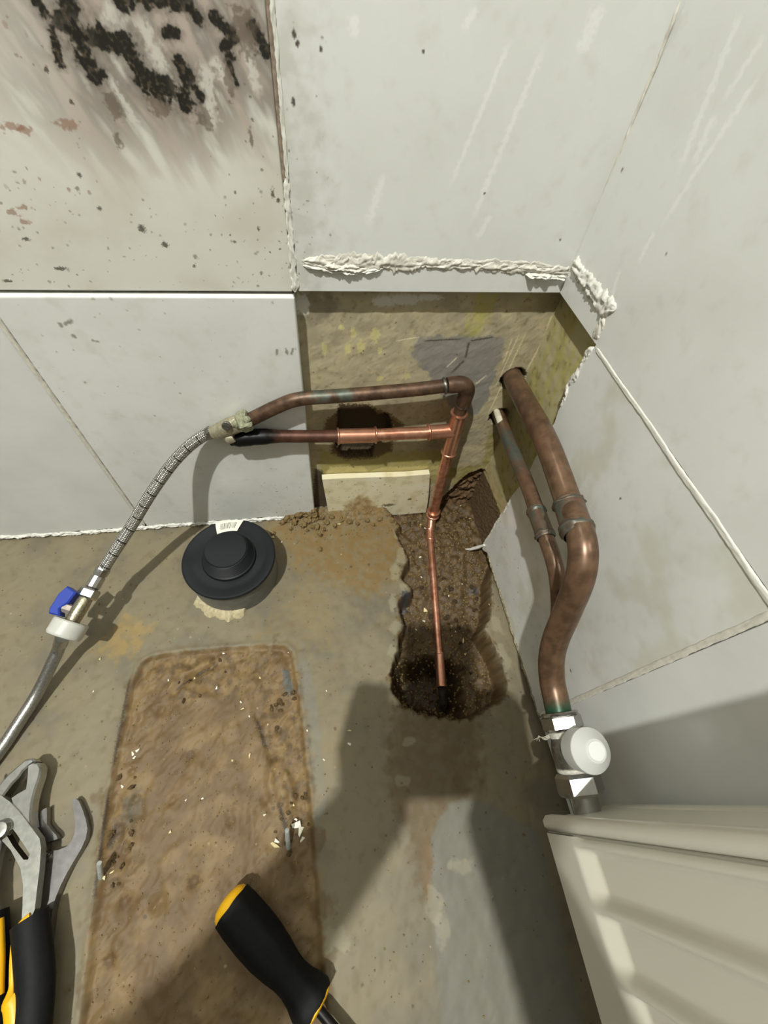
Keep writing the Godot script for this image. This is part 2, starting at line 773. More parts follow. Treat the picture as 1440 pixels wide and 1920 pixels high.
func specks(cv: Canvas, area: Rect2, count: int, big: float, col: Color, most: float, seed_: int) -> void:
	var r := RandomNumberGenerator.new()
	r.seed = seed_
	for i in count:
		var p := area.position + Vector2(r.randf(), r.randf()) * area.size
		var s := big * (0.3 + r.randf() * r.randf())
		cv.blot(p, Vector2(s, s * r.randf_range(0.5, 1.0)), col, most * r.randf_range(0.35, 1.0), 0.5, noise_d, r.randf() * PI)


func mould_tile_material() -> StandardMaterial3D:
	var cv := Canvas.new(Rect2(-0.4965, 0.349, 0.244, 0.399), 0.0005, C(216, 214, 204))
	cv.mottle(C(198, 194, 178), noise(70, 12.0, 5), -0.2, 0.6, 0.6)
	# pinkish brown film that thins out downwards, pulled into slanting streaks
	var f := noise(71, 30.0, 4)
	var g := noise(72, 11.0, 3)
	var dir := Vector2(0.42, -0.907)
	for y in cv.h:
		for x in cv.w:
			var p := cv.at(x, y)
			if p.y > 0.56:
				continue
			var s := p.dot(dir)
			var t := p.dot(dir.orthogonal())
			var low := 0.437 + 0.02 * g.get_noise_2d(p.x, 0.3)
			if p.x < -0.37:
				low += (-0.37 - p.x) * 0.35
			var n := g.get_noise_2d(t * 6.0, s * 1.6) * 0.75 + f.get_noise_2d(t * 2.2, s * 0.9) * 0.3
			var k := smoothstep(-0.012, 0.034, p.y - low + n * 0.03)
			k *= smoothstep(-0.65, 0.15, n + 0.15)
			k *= 0.35 + 0.65 * smoothstep(-0.41, -0.35, p.x)
			var col := C(122, 114, 106).lerp(C(172, 158, 146), smoothstep(-0.3, 0.4, n))
			if k > 0.003:
				cv.img.set_pixel(x, y, cv.img.get_pixel(x, y).lerp(col, k * 0.85))
	for s in [[Vector2(-0.3405, 0.506), Vector2(-0.3291, 0.4971), 0.016], [Vector2(-0.3233, 0.5053), Vector2(-0.3105, 0.4633), 0.0055], [Vector2(-0.2877, 0.4903), Vector2(-0.2771, 0.4749), 0.004], [Vector2(-0.2678, 0.499), Vector2(-0.2614, 0.4721), 0.004], [Vector2(-0.3498, 0.4812), Vector2(-0.339, 0.4501), 0.0035], [Vector2(-0.2911, 0.4891), Vector2(-0.2954, 0.4521), 0.006]]:
		cv.streak(s[0], s[1], s[2], C(205, 202, 192), 0.85, noise_b)
	# black mould, grown together in chains
	for q in [[[Vector2(-0.3585, 0.5059), Vector2(-0.3599, 0.501), Vector2(-0.3609, 0.4966), Vector2(-0.3576, 0.4933), Vector2(-0.3476, 0.4929), Vector2(-0.3358, 0.4922), Vector2(-0.3323, 0.4883), Vector2(-0.3307, 0.4832), Vector2(-0.3295, 0.4783), Vector2(-0.325, 0.4758), Vector2(-0.3172, 0.4734)], 17.0], [[Vector2(-0.3583, 0.4936), Vector2(-0.3575, 0.4876), Vector2(-0.3568, 0.4816), Vector2(-0.3555, 0.4782)], 13.5], [[Vector2(-0.3068, 0.4855), Vector2(-0.3042, 0.4798), Vector2(-0.3071, 0.474), Vector2(-0.307, 0.4677)], 12.5], [[Vector2(-0.3301, 0.5086), Vector2(-0.3196, 0.5101), Vector2(-0.3093, 0.5101), Vector2(-0.2956, 0.5099)], 11.0], [[Vector2(-0.3719, 0.505), Vector2(-0.3707, 0.5014)], 8.0], [[Vector2(-0.3708, 0.494), Vector2(-0.3707, 0.4888), Vector2(-0.3723, 0.4824)], 7.0], [[Vector2(-0.3101, 0.4976), Vector2(-0.3042, 0.4979)], 7.0], [[Vector2(-0.2931, 0.5066), Vector2(-0.2906, 0.5032)], 9.0], [[Vector2(-0.2825, 0.5058), Vector2(-0.2777, 0.5017), Vector2(-0.2719, 0.4979), Vector2(-0.2787, 0.4941), Vector2(-0.2765, 0.4904)], 8.0], [[Vector2(-0.2609, 0.5024), Vector2(-0.2579, 0.4988), Vector2(-0.2549, 0.4943)], 9.0], [[Vector2(-0.3006, 0.4748), Vector2(-0.2978, 0.4711)], 7.0], [[Vector2(-0.2777, 0.4877), Vector2(-0.2745, 0.4787)], 4.0]]:
		mould(cv, PackedVector2Array(q[0]), q[1] * 0.00031)
	for b in [[Vector2(-0.3507, 0.4649), 16, 20], [Vector2(-0.3239, 0.4663), 22, 16], [Vector2(-0.2981, 0.4613), 14, 18], [Vector2(-0.2791, 0.4807), 9, 28], [Vector2(-0.2705, 0.4533), 5, 14], [Vector2(-0.3553, 0.448), 8, 12], [Vector2(-0.2659, 0.5012), 24, 30]]:
		cv.blot(b[0], Vector2(b[1], b[2]) * 0.00038, C(98, 86, 74), 0.6, 0.7, noise_b)
	for b in [[Vector2(-0.4156, 0.4523), 20, 8], [Vector2(-0.4076, 0.4506), 14, 7], [Vector2(-0.3813, 0.4544), 22, 9], [Vector2(-0.4413, 0.4047), 14, 8], [Vector2(-0.4361, 0.3989), 12, 6], [Vector2(-0.4326, 0.4083), 12, 5]]:
		cv.blot(b[0], Vector2(b[1], b[2]) * 0.00036, C(140, 104, 84), 0.55, 0.8, noise_b)
	specks(cv, Rect2(-0.4965, 0.352, 0.244, 0.07), 130, 0.0016, C(110, 104, 88), 0.6, 73)
	specks(cv, Rect2(-0.4965, 0.4, 0.12, 0.12), 90, 0.0022, C(132, 106, 92), 0.6, 74)
	specks(cv, Rect2(-0.30, 0.36, 0.05, 0.15), 50, 0.0015, C(84, 78, 64), 0.7, 75)
	for b in [[Vector2(-0.3594, 0.3966), 9, 9], [Vector2(-0.3834, 0.4091), 6, 4], [Vector2(-0.3874, 0.4283), 5, 5], [Vector2(-0.4424, 0.3876), 9, 4], [Vector2(-0.4724, 0.357), 12, 4], [Vector2(-0.2606, 0.4219), 4, 9], [Vector2(-0.3745, 0.4656), 4, 5], [Vector2(-0.3815, 0.4787), 4, 5], [Vector2(-0.2745, 0.3987), 4, 5], [Vector2(-0.3294, 0.3702), 4, 4], [Vector2(-0.4294, 0.3669), 16, 5], [Vector2(-0.3468, 0.3858), 8, 7]]:
		cv.blot(b[0], Vector2(b[1], b[2]) * 0.00034, C(70, 66, 56), 0.75, 0.8, noise_d)
	return cv.material(0.35)


func mould(cv: Canvas, chain: PackedVector2Array, r: float) -> void:
	var win := cv.window(bounds(chain, r * 3.0))
	for y in range(win.position.y, win.end.y):
		for x in range(win.position.x, win.end.x):
			var p := cv.at(x, y)
			var d := 1e9
			for k in chain.size() - 1:
				var e := chain[k + 1] - chain[k]
				d = minf(d, (p - chain[k] - e * clampf((p - chain[k]).dot(e) / e.length_squared(), 0.0, 1.0)).length())
			var n := noise_a.get_noise_2d(p.x * 1.6, p.y * 1.6)
			var g := noise_b.get_noise_2d(p.x * 1.3, p.y * 1.3)
			var s := d / r + 0.9 * n + 0.5 * g
			var k := 1.0 - smoothstep(0.75, 1.25, s)
			var halo := 1.0 - smoothstep(0.9, 2.4, s)
			var c := cv.img.get_pixel(x, y)
			c = c.lerp(C(112, 104, 94), halo * 0.5)
			cv.img.set_pixel(x, y, c.lerp(C(34, 33, 28).lerp(C(78, 70, 56), smoothstep(-0.1, 0.55, g + 0.5 * n)), k * 0.93))


func build_back_wall() -> void:
	var m := MB.new()
	m.box(Vector3(-1.75, -0.2, -0.2), Vector3(-0.256, 2.5, -0.0115), 0.0)
	m.box(Vector3(-0.256, 0.3525, -0.2), Vector3(0.16, 2.5, -0.0115), 0.0)
	m.box(Vector3(-0.256, -0.2, -0.2), Vector3(0.16, 0.3525, -0.055), 0.0)
	wall_back = struct("wall_back", m.mesh(mottled(C(128, 118, 96), 0.9, 0.0, 0.3, 10.0, 31)), "tiled back wall with a cut-out of bare plaster where a box was removed")
	# tiles
	piece("tile", MB.new().box(Vector3(-0.4965, 0.3496, -0.011), Vector3(-0.2528, 0.748, 0), 0.0014).mesh(mould_tile_material(), 50), wall_back, "pale tile stained with black mould")
	var cv := tile_canvas(Rect2(-0.2486, 0.3496, 0.2478, 0.398), 50)
	streaks(cv, [[Vector2(-0.111, 0.5123), Vector2(-0.1353, 0.4236), 0.0022], [Vector2(-0.1353, 0.5201), Vector2(-0.1432, 0.5092), 0.003], [Vector2(-0.2037, 0.5125), Vector2(-0.2057, 0.5019), 0.004], [Vector2(-0.0618, 0.5272), Vector2(-0.0658, 0.5027), 0.006], [Vector2(-0.0965, 0.4146), Vector2(-0.1034, 0.394), 0.003], [Vector2(-0.1814, 0.4393), Vector2(-0.1935, 0.4007), 0.004], [Vector2(-0.0884, 0.5127), Vector2(-0.1129, 0.3987), 0.003]], C(246, 245, 242), 0.42)
	cv.shape(PackedVector2Array([Vector2(-0.2515, 0.5178), Vector2(-0.2341, 0.5191), Vector2(-0.2255, 0.4437), Vector2(-0.2272, 0.3479), Vector2(-0.2575, 0.3478)]), C(172, 168, 154), 0.35, 0.012, 0.02, noise_a, self, 0.5)
	specks(cv, Rect2(-0.2486, 0.36, 0.03, 0.16), 34, 0.0013, C(84, 78, 66), 0.7, 76)
	for b in [[Vector2(-0.2386, 0.502), 4, 9], [Vector2(-0.2416, 0.4731), 4, 9], [Vector2(-0.237, 0.4984), 4, 6], [Vector2(-0.2239, 0.4971), 4, 5], [Vector2(-0.1638, 0.4999), 3, 4], [Vector2(-0.0307, 0.3968), 3, 5], [Vector2(-0.1057, 0.4281), 3, 3], [Vector2(-0.0107, 0.4649), 2, 4]]:
		cv.blot(b[0], Vector2(b[1], b[2]) * 0.0003, C(66, 62, 54), 0.85, 0.5, noise_d)
	piece("tile", MB.new().box(Vector3(-0.2486, 0.3496, -0.011), Vector3(0.0108, 0.748, 0), 0.0014).mesh(cv.material(0.2), 50), wall_back)
	cv = tile_canvas(Rect2(-0.4955, 0.006, 0.244, 0.3412), 52)
	streaks(cv, [[Vector2(-0.4495, 0.3223), Vector2(-0.4388, 0.3271), 0.0022], [Vector2(-0.4342, 0.3074), Vector2(-0.4273, 0.3051), 0.0015], [Vector2(-0.4516, 0.3248), Vector2(-0.452, 0.3189), 0.002], [Vector2(-0.4469, 0.3138), Vector2(-0.4455, 0.3086), 0.002], [Vector2(-0.273, 0.2961), Vector2(-0.275, 0.2878), 0.0016], [Vector2(-0.2647, 0.2972), Vector2(-0.2637, 0.2876), 0.0016], [Vector2(-0.2576, 0.2971), Vector2(-0.2605, 0.2876), 0.0016]], C(120, 116, 102), 0.7)
	cv.blot(Vector2(Vector2(-0.3557, 0.0831).x, Vector2(-0.3557, 0.0831).y), Vector2(0.014, 0.011), C(224, 222, 214), 0.6, 0.2, noise_d)
	specks(cv, Rect2(-0.4955, 0.006, 0.244, 0.34), 120, 0.0016, C(134, 126, 108), 0.55, 77)
	specks(cv, Rect2(-0.33, 0.006, 0.08, 0.08), 70, 0.0014, C(110, 98, 74), 0.6, 78)
	cv.mottle(C(170, 160, 132), noise(79, 26.0), 0.1, 0.7, 0.1)
	piece("tile", MB.new().box(Vector3(-0.4955, 0.006, -0.011), Vector3(-0.2517, 0.3472, 0.003), 0.0022).mesh(cv.material(0.22), 50), wall_back)
	tile(wall_back, Vector3(-0.7465, 0.006, -0.011), Vector3(-0.4987, 0.3472, 0.003), M.tile, 0.0016)
	tile(wall_back, Vector3(-0.7465, 0.3496, -0.011), Vector3(-0.4990, 0.748, 0), M.tile)
	for r in range(0, 6):
		for k in range(0, 7):
			var x0 := -0.2486 - k * 0.25
			var y0 := 0.3496 + 0.4005 * (r - 1)
			if (r <= 1 and k <= 2):
				continue
			if r == 0 and k >= 3:
				tile(wall_back, Vector3(maxf(x0, -1.7), 0.006, -0.011), Vector3(x0 + 0.2475, 0.3472, 0.001), M.tile)
			elif r > 0 and x0 + 0.24 > -1.65:
				tile(wall_back, Vector3(maxf(x0, -1.7), y0, -0.011), Vector3(x0 + 0.2475, minf(y0 + 0.398, 2.4), 0), M.tile)
	# grout
	piece("grout", MB.new().box(Vector3(-0.2532, 0.43, -0.0116), Vector3(-0.2482, 0.75, -0.0016), 0.0003).mesh(M.grout_tan), wall_back, "brown stained grout line")
	piece("grout", smear([Vector3(-0.2506, 0.432, -0.0012), Vector3(-0.2508, 0.39, -0.0008), Vector3(-0.2511, 0.35, 0.0002)], [0.0022, 0.0027, 0.0034], 0.0011, Vector3.BACK, M.bead_clean, 81), wall_back, "white grout line")
	piece("grout", smear([Vector3(-0.2490, 0.56, -0.0003), Vector3(-0.2492, 0.43, -0.0003)], [0.0014, 0.0014], 0.0007, Vector3.BACK, M.bead_clean, 82), wall_back)
	piece("grout", MB.new().box(Vector3(-0.76, 0.3468, -0.0116), Vector3(-0.252, 0.3500, -0.004), 0.0002).mesh(M.grout_grey), wall_back)
	piece("grout", smear([Vector3(-0.4971, 0.3465, 0.0022), Vector3(-0.4971, 0.2, 0.0022), Vector3(-0.4971, 0.007, 0.002)], [0.0024, 0.0023, 0.0019], 0.0011, Vector3.BACK, M.bead, 83, 0.002, 0.25), wall_back)
	var rest := MB.new()
	rest.box(Vector3(-1.7, 0.745, -0.0116), Vector3(0.0, 2.42, -0.001), 0.0)
	rest.box(Vector3(-1.7, 0.0, -0.0116), Vector3(-0.745, 0.76, -0.001), 0.0)
	piece("grout", rest.mesh(M.grout), wall_back)
	# sealant left on the tiles
	piece("sealant", smear([Vector3(-0.2433, 0.3761, 0), Vector3(-0.2284, 0.375, 0), Vector3(-0.2105, 0.3736, 0), Vector3(-0.1878, 0.3748, 0), Vector3(-0.1647, 0.3751, 0), Vector3(-0.1363, 0.3746, 0), Vector3(-0.1071, 0.3741, 0), Vector3(-0.0846, 0.3735, 0), Vector3(-0.0666, 0.3724, 0), Vector3(-0.0437, 0.3727, 0), Vector3(-0.0219, 0.3706, 0), Vector3(0.0067, 0.37, 0)], [0.003, 0.0044, 0.0055, 0.0066, 0.006, 0.0042, 0.0044, 0.0034, 0.0042, 0.0038, 0.0036, 0.0042], 0.0017, Vector3.BACK, M.bead, 84, 0.0012, 0.8), wall_back, "torn strip of old white sealant")
	piece("sealant", smear([Vector3(-0.2406, 0.3769, 0), Vector3(-0.2194, 0.3777, 0), Vector3(-0.2016, 0.378, 0), Vector3(-0.1742, 0.3776, 0), Vector3(-0.1368, 0.3777, 0), Vector3(-0.103, 0.3773, 0), Vector3(-0.0731, 0.3769, 0), Vector3(-0.0372, 0.376, 0), Vector3(-0.0155, 0.374, 0)], [0.0015, 0.004, 0.0046, 0.004, 0.003, 0.0026, 0.003, 0.0028, 0.0014], 0.0006, Vector3.BACK, M.bead, 184, 0.0012, 0.8), wall_back)
	piece("sealant", smear([Vector3(-0.2427, 0.3725, 0.0006), Vector3(-0.2242, 0.3693, 0.0006), Vector3(-0.206, 0.3665, 0.0006), Vector3(-0.1876, 0.3689, 0.0006), Vector3(-0.1738, 0.3713, 0.0006)], [0.001, 0.0016, 0.0017, 0.0016, 0.001], 0.0024, Vector3.BACK, M.bead_clean, 185, 0.001, 0.6), wall_back)
	piece("sealant", smear([Vector3(-0.2259, 0.3721, 0.001), Vector3(-0.2061, 0.3711, 0.001), Vector3(-0.1877, 0.3704, 0.001)], [0.002, 0.003, 0.002], 0.0028, Vector3.BACK, M.bead, 85, 0.001, 0.9), wall_back)
	piece("sealant", smear([Vector3(-0.0421, 0.3676, 0.001), Vector3(-0.0231, 0.3663, 0.001), Vector3(0, 0.3651, 0.001)], [0.0016, 0.002, 0.002], 0.0045, Vector3.BACK, M.bead_clean, 86, 0.001, 0.5), wall_back)
	piece("sealant", smear([Vector3(-0.722, 0.0106, 0.003), Vector3(-0.6855, 0.0062, 0.003), Vector3(-0.6191, 0.0045, 0.003), Vector3(-0.564, 0.0033, 0.003), Vector3(-0.5282, 0.0038, 0.003), Vector3(-0.4769, 0.005, 0.003), Vector3(-0.4325, 0.0045, 0.003), Vector3(-0.3871, 0.0039, 0.003), Vector3(-0.3406, 0.0034, 0.003), Vector3(-0.2863, 0.0049, 0.003)], [0.0028, 0.0028, 0.0032, 0.003, 0.0028, 0.0034, 0.003, 0.004, 0.0034, 0.0028], 0.003, Vector3.BACK, M.bead_clean, 87, 0.0015, 0.7), wall_back, "ragged white sealant line at the foot of the tiles")
	piece("sealant", smear([Vector3(-0.0025, 0.5314, 0), Vector3(-0.0005, 0.503, 0), Vector3(0.0003, 0.4706, 0), Vector3(0.0018, 0.4303, 0), Vector3(0.0035, 0.3839, 0)], [0.0012, 0.0012, 0.0012, 0.0014, 0.0016], 0.0016, Vector3(-1, 0, 1).normalized(), M.bead, 88, 0.002, 0.3), wall_back)
	# bare plaster with its holes
	var cvb := Canvas.new(Rect2(-0.262, -0.1, 0.280, 0.4565), 0.0006, C(178, 167, 136))
	cvb.flip = false
	cvb.mottle(C(158, 149, 124), noise(90, 16.0), -0.2, 0.5, 0.8)
	cvb.mottle(C(194, 180, 142), noise(91, 34.0, 5), 0.0, 0.6, 0.6)
	cvb.mottle(C(112, 98, 68), noise(92, 90.0, 5), 0.2, 0.7, 0.4)
	var grey := C(138, 134, 125)
	cvb.shape(PackedVector2Array([Vector2(-0.1308, 0.2969), Vector2(-0.0744, 0.2987), Vector2(-0.034, 0.2958), Vector2(-0.031, 0.2719), Vector2(-0.0279, 0.2132), Vector2(-0.0316, 0.1844), Vector2(-0.054, 0.1874), Vector2(-0.0667, 0.1934), Vector2(-0.1127, 0.2512), Vector2(-0.1321, 0.2779)]), grey, 0.95, 0.002, 0.006, noise_a, self)
	cvb.shape(PackedVector2Array([Vector2(-0.2484, 0.3413), Vector2(-0.2193, 0.3414), Vector2(-0.2095, 0.3217), Vector2(-0.2303, 0.3136), Vector2(-0.2504, 0.3164)]), C(104, 98, 84), 0.5, 0.006, 0.01, noise_a, self)
	var yel := C(176, 168, 92)
	cvb.shape(PackedVector2Array([Vector2(-0.0785, 0.3415), Vector2(-0.0582, 0.3416), Vector2(-0.0586, 0.3155), Vector2(-0.0643, 0.2942), Vector2(-0.0819, 0.3007)]), yel, 0.75, 0.003, 0.008, noise_a, self, 0.5)
	cvb.shape(PackedVector2Array([Vector2(-0.2379, 0.1322), Vector2(-0.1659, 0.1215), Vector2(-0.0591, 0.1188), Vector2(-0.0388, 0.0637), Vector2(-0.0519, 0.0454), Vector2(-0.2407, 0.0643)]), C(162, 151, 80), 0.8, 0.005, 0.006, noise_a, self, 0.3)
	cvb.shape(PackedVector2Array([Vector2(-0.0485, 0.0772), Vector2(0.0022, 0.085), Vector2(-0.0088, 0.1623), Vector2(0.0185, 0.113), Vector2(0.0052, 0.0596), Vector2(-0.031, 0.0296)]), C(140, 130, 62), 0.7, 0.004, 0.006, noise_a, self, 0.4)
	cvb.shape(PackedVector2Array([Vector2(-0.2261, 0.0976), Vector2(-0.1795, 0.0958), Vector2(-0.1712, 0.0821), Vector2(-0.1485, 0.0908), Vector2(-0.0618, 0.0856), Vector2(-0.056, 0.0653), Vector2(-0.2359, 0.0701)]), C(196, 182, 122), 0.9, 0.0012, 0.003, noise_b, self)
	for d in [[Vector2(-0.2271, 0.2841), 5, 16], [Vector2(-0.2029, 0.2837), 7, 12], [Vector2(-0.1896, 0.2854), 9, 18], [Vector2(-0.1748, 0.2999), 10, 18], [Vector2(-0.169, 0.2818), 6, 8], [Vector2(-0.1977, 0.3019), 6, 12], [Vector2(-0.1669, 0.2448), 8, 7], [Vector2(-0.1346, 0.2475), 7, 8], [Vector2(-0.2095, 0.3078), 6, 6]]:
		cvb.blot(d[0], Vector2(d[1], d[2]) * 0.0006, C(208, 198, 132), 0.75, 0.5, noise_b)
	for d in [[Vector2(-0.1689, 0.335), 24, 12], [Vector2(-0.1483, 0.3366), 34, 12], [Vector2(-0.125, 0.3387), 26, 7], [Vector2(-0.2458, 0.3313), 14, 22]]:
		cvb.blot(d[0], Vector2(d[1], d[2]) * 0.0006, C(206, 204, 194), 0.9, 0.35, noise_b)
	for s in [[Vector2(-0.0105, 0.308), Vector2(-0.0203, 0.163), 0.0013], [Vector2(-0.0178, 0.3019), Vector2(-0.0234, 0.2213), 0.001], [Vector2(-0.0241, 0.2956), Vector2(-0.0245, 0.2561), 0.0012], [Vector2(0.013, 0.29), Vector2(0.0083, 0.2478), 0.0018], [Vector2(0.0106, 0.321), Vector2(0.0133, 0.2952), 0.0022]]:
		cvb.streak(s[0], s[1], s[2], C(224, 210, 170), 0.85, noise_d)
	for s in [[Vector2(-0.0724, 0.2912), Vector2(-0.0714, 0.2679), 0.0018], [Vector2(-0.0714, 0.2679), Vector2(-0.0836, 0.2504), 0.002], [Vector2(-0.1255, 0.2919), Vector2(-0.0791, 0.2938), 0.0012], [Vector2(-0.0724, 0.2912), Vector2(-0.0437, 0.2959), 0.0012]]:
		cvb.streak(s[0], s[1], s[2], C(62, 54, 40), 0.7, noise_d)
	for s in [[Vector2(-0.0505, 0.2327), Vector2(-0.0382, 0.2476), 0.0016], [Vector2(-0.0915, 0.2578), Vector2(-0.08, 0.2729), 0.0012], [Vector2(-0.1541, 0.2923), Vector2(-0.1263, 0.2969), 0.001]]:
		cvb.streak(s[0], s[1], s[2], C(230, 220, 186), 0.85, noise_d)
	# the wetted hole behind the coupling and the brown masonry low in the corner
	var stain := PackedVector2Array([Vector2(-0.2147, 0.1988), Vector2(-0.2096, 0.2086), Vector2(-0.1778, 0.2088), Vector2(-0.1465, 0.1885), Vector2(-0.1296, 0.1721), Vector2(-0.1263, 0.1517), Vector2(-0.1418, 0.1407), Vector2(-0.1401, 0.1238), Vector2(-0.1652, 0.1105), Vector2(-0.2023, 0.1113), Vector2(-0.224, 0.1259), Vector2(-0.2221, 0.1462), Vector2(-0.2325, 0.1643), Vector2(-0.2279, 0.1858)])
	cvb.shape(stain, C(92, 74, 42), 0.85, 0.003, 0.004, noise_b, self)
	var low := PackedVector2Array([Vector2(-0.0361, 0.0203), Vector2(-0.0253, 0.0427), Vector2(-0.0132, 0.0639), Vector2(0.0059, 0.0723), Vector2(0.0366, 0.0433), Vector2(0.1618, -0.1385), Vector2(0.3003, -0.4948), Vector2(-0.3045, -0.3382), Vector2(-0.2784, -0.0216), Vector2(-0.0618, -0.0475), Vector2(-0.0526, -0.0196)])
	cvb.shape(low, C(84, 62, 40), 0.97, 0.0015, 0.003, noise_b, self)
	cvb.shape(low, C(116, 90, 58), 0.7, 0.0015, 0.003, noise_b, self, 1.0)
	cvb.shape(PackedVector2Array([Vector2(-0.2468, 0.0948), Vector2(-0.2352, 0.0892), Vector2(-0.2289, -0.0251), Vector2(-0.2572, -0.0214)]), C(46, 36, 22), 0.8, 0.003, 0.003, noise_b, self)
	specks(cvb, cvb.area, 240, 0.0016, C(74, 62, 40), 0.6, 93)
	specks(cvb, cvb.area, 160, 0.0013, C(188, 176, 136), 0.6, 94)
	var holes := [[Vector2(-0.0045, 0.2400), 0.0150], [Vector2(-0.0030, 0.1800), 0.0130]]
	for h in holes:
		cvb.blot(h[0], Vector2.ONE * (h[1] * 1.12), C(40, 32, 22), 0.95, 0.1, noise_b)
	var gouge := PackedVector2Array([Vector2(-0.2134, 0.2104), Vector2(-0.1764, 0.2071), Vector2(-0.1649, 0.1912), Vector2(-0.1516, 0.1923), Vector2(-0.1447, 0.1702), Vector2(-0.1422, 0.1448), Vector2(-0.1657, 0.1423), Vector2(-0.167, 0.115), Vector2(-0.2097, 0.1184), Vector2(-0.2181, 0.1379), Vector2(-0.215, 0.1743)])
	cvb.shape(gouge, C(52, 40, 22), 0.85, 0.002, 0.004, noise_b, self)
	var f := noise(95, 45.0)
	var ni := 176
	var nj := 286
	var at := func(i: int, j: int) -> Vector3:
		var p := Vector2(-0.262 + 0.280 * i / (ni - 1), -0.1 + 0.4565 * j / (nj - 1))
		var z := -0.0125 + f.get_noise_2d(p.x, p.y) * 0.0007 + noise_b.get_noise_2d(p.x, p.y) * 0.00025
		for h in holes:
			var d := p.distance_to(h[0]) + noise_b.get_noise_2d(p.x, p.y) * 0.0012
			z -= 0.034 * (1.0 - smoothstep(h[1] - 0.0022, h[1], d))
		if p.y > 0.09 and p.y < 0.2 and p.x < -0.11:
			z -= 0.014 * (1.0 - smoothstep(-0.003, 0.0008, away(gouge, p) + noise_b.get_noise_2d(p.x, p.y) * 0.003))
		if p.y < 0.09:
			z -= 0.009 * (1.0 - smoothstep(-0.002, 0.001, away(low, p) + noise_b.get_noise_2d(p.x, p.y) * 0.002)) * (1.0 - 0.8 * noise_a.get_noise_2d(p.x, p.y))
		return Vector3(p.x, p.y, z)
	piece("plaster", MB.new().grid(ni, nj, at).mesh(cvb.material(0.85), 180), wall_back, "bare brown and yellow plaster in the cut-out")


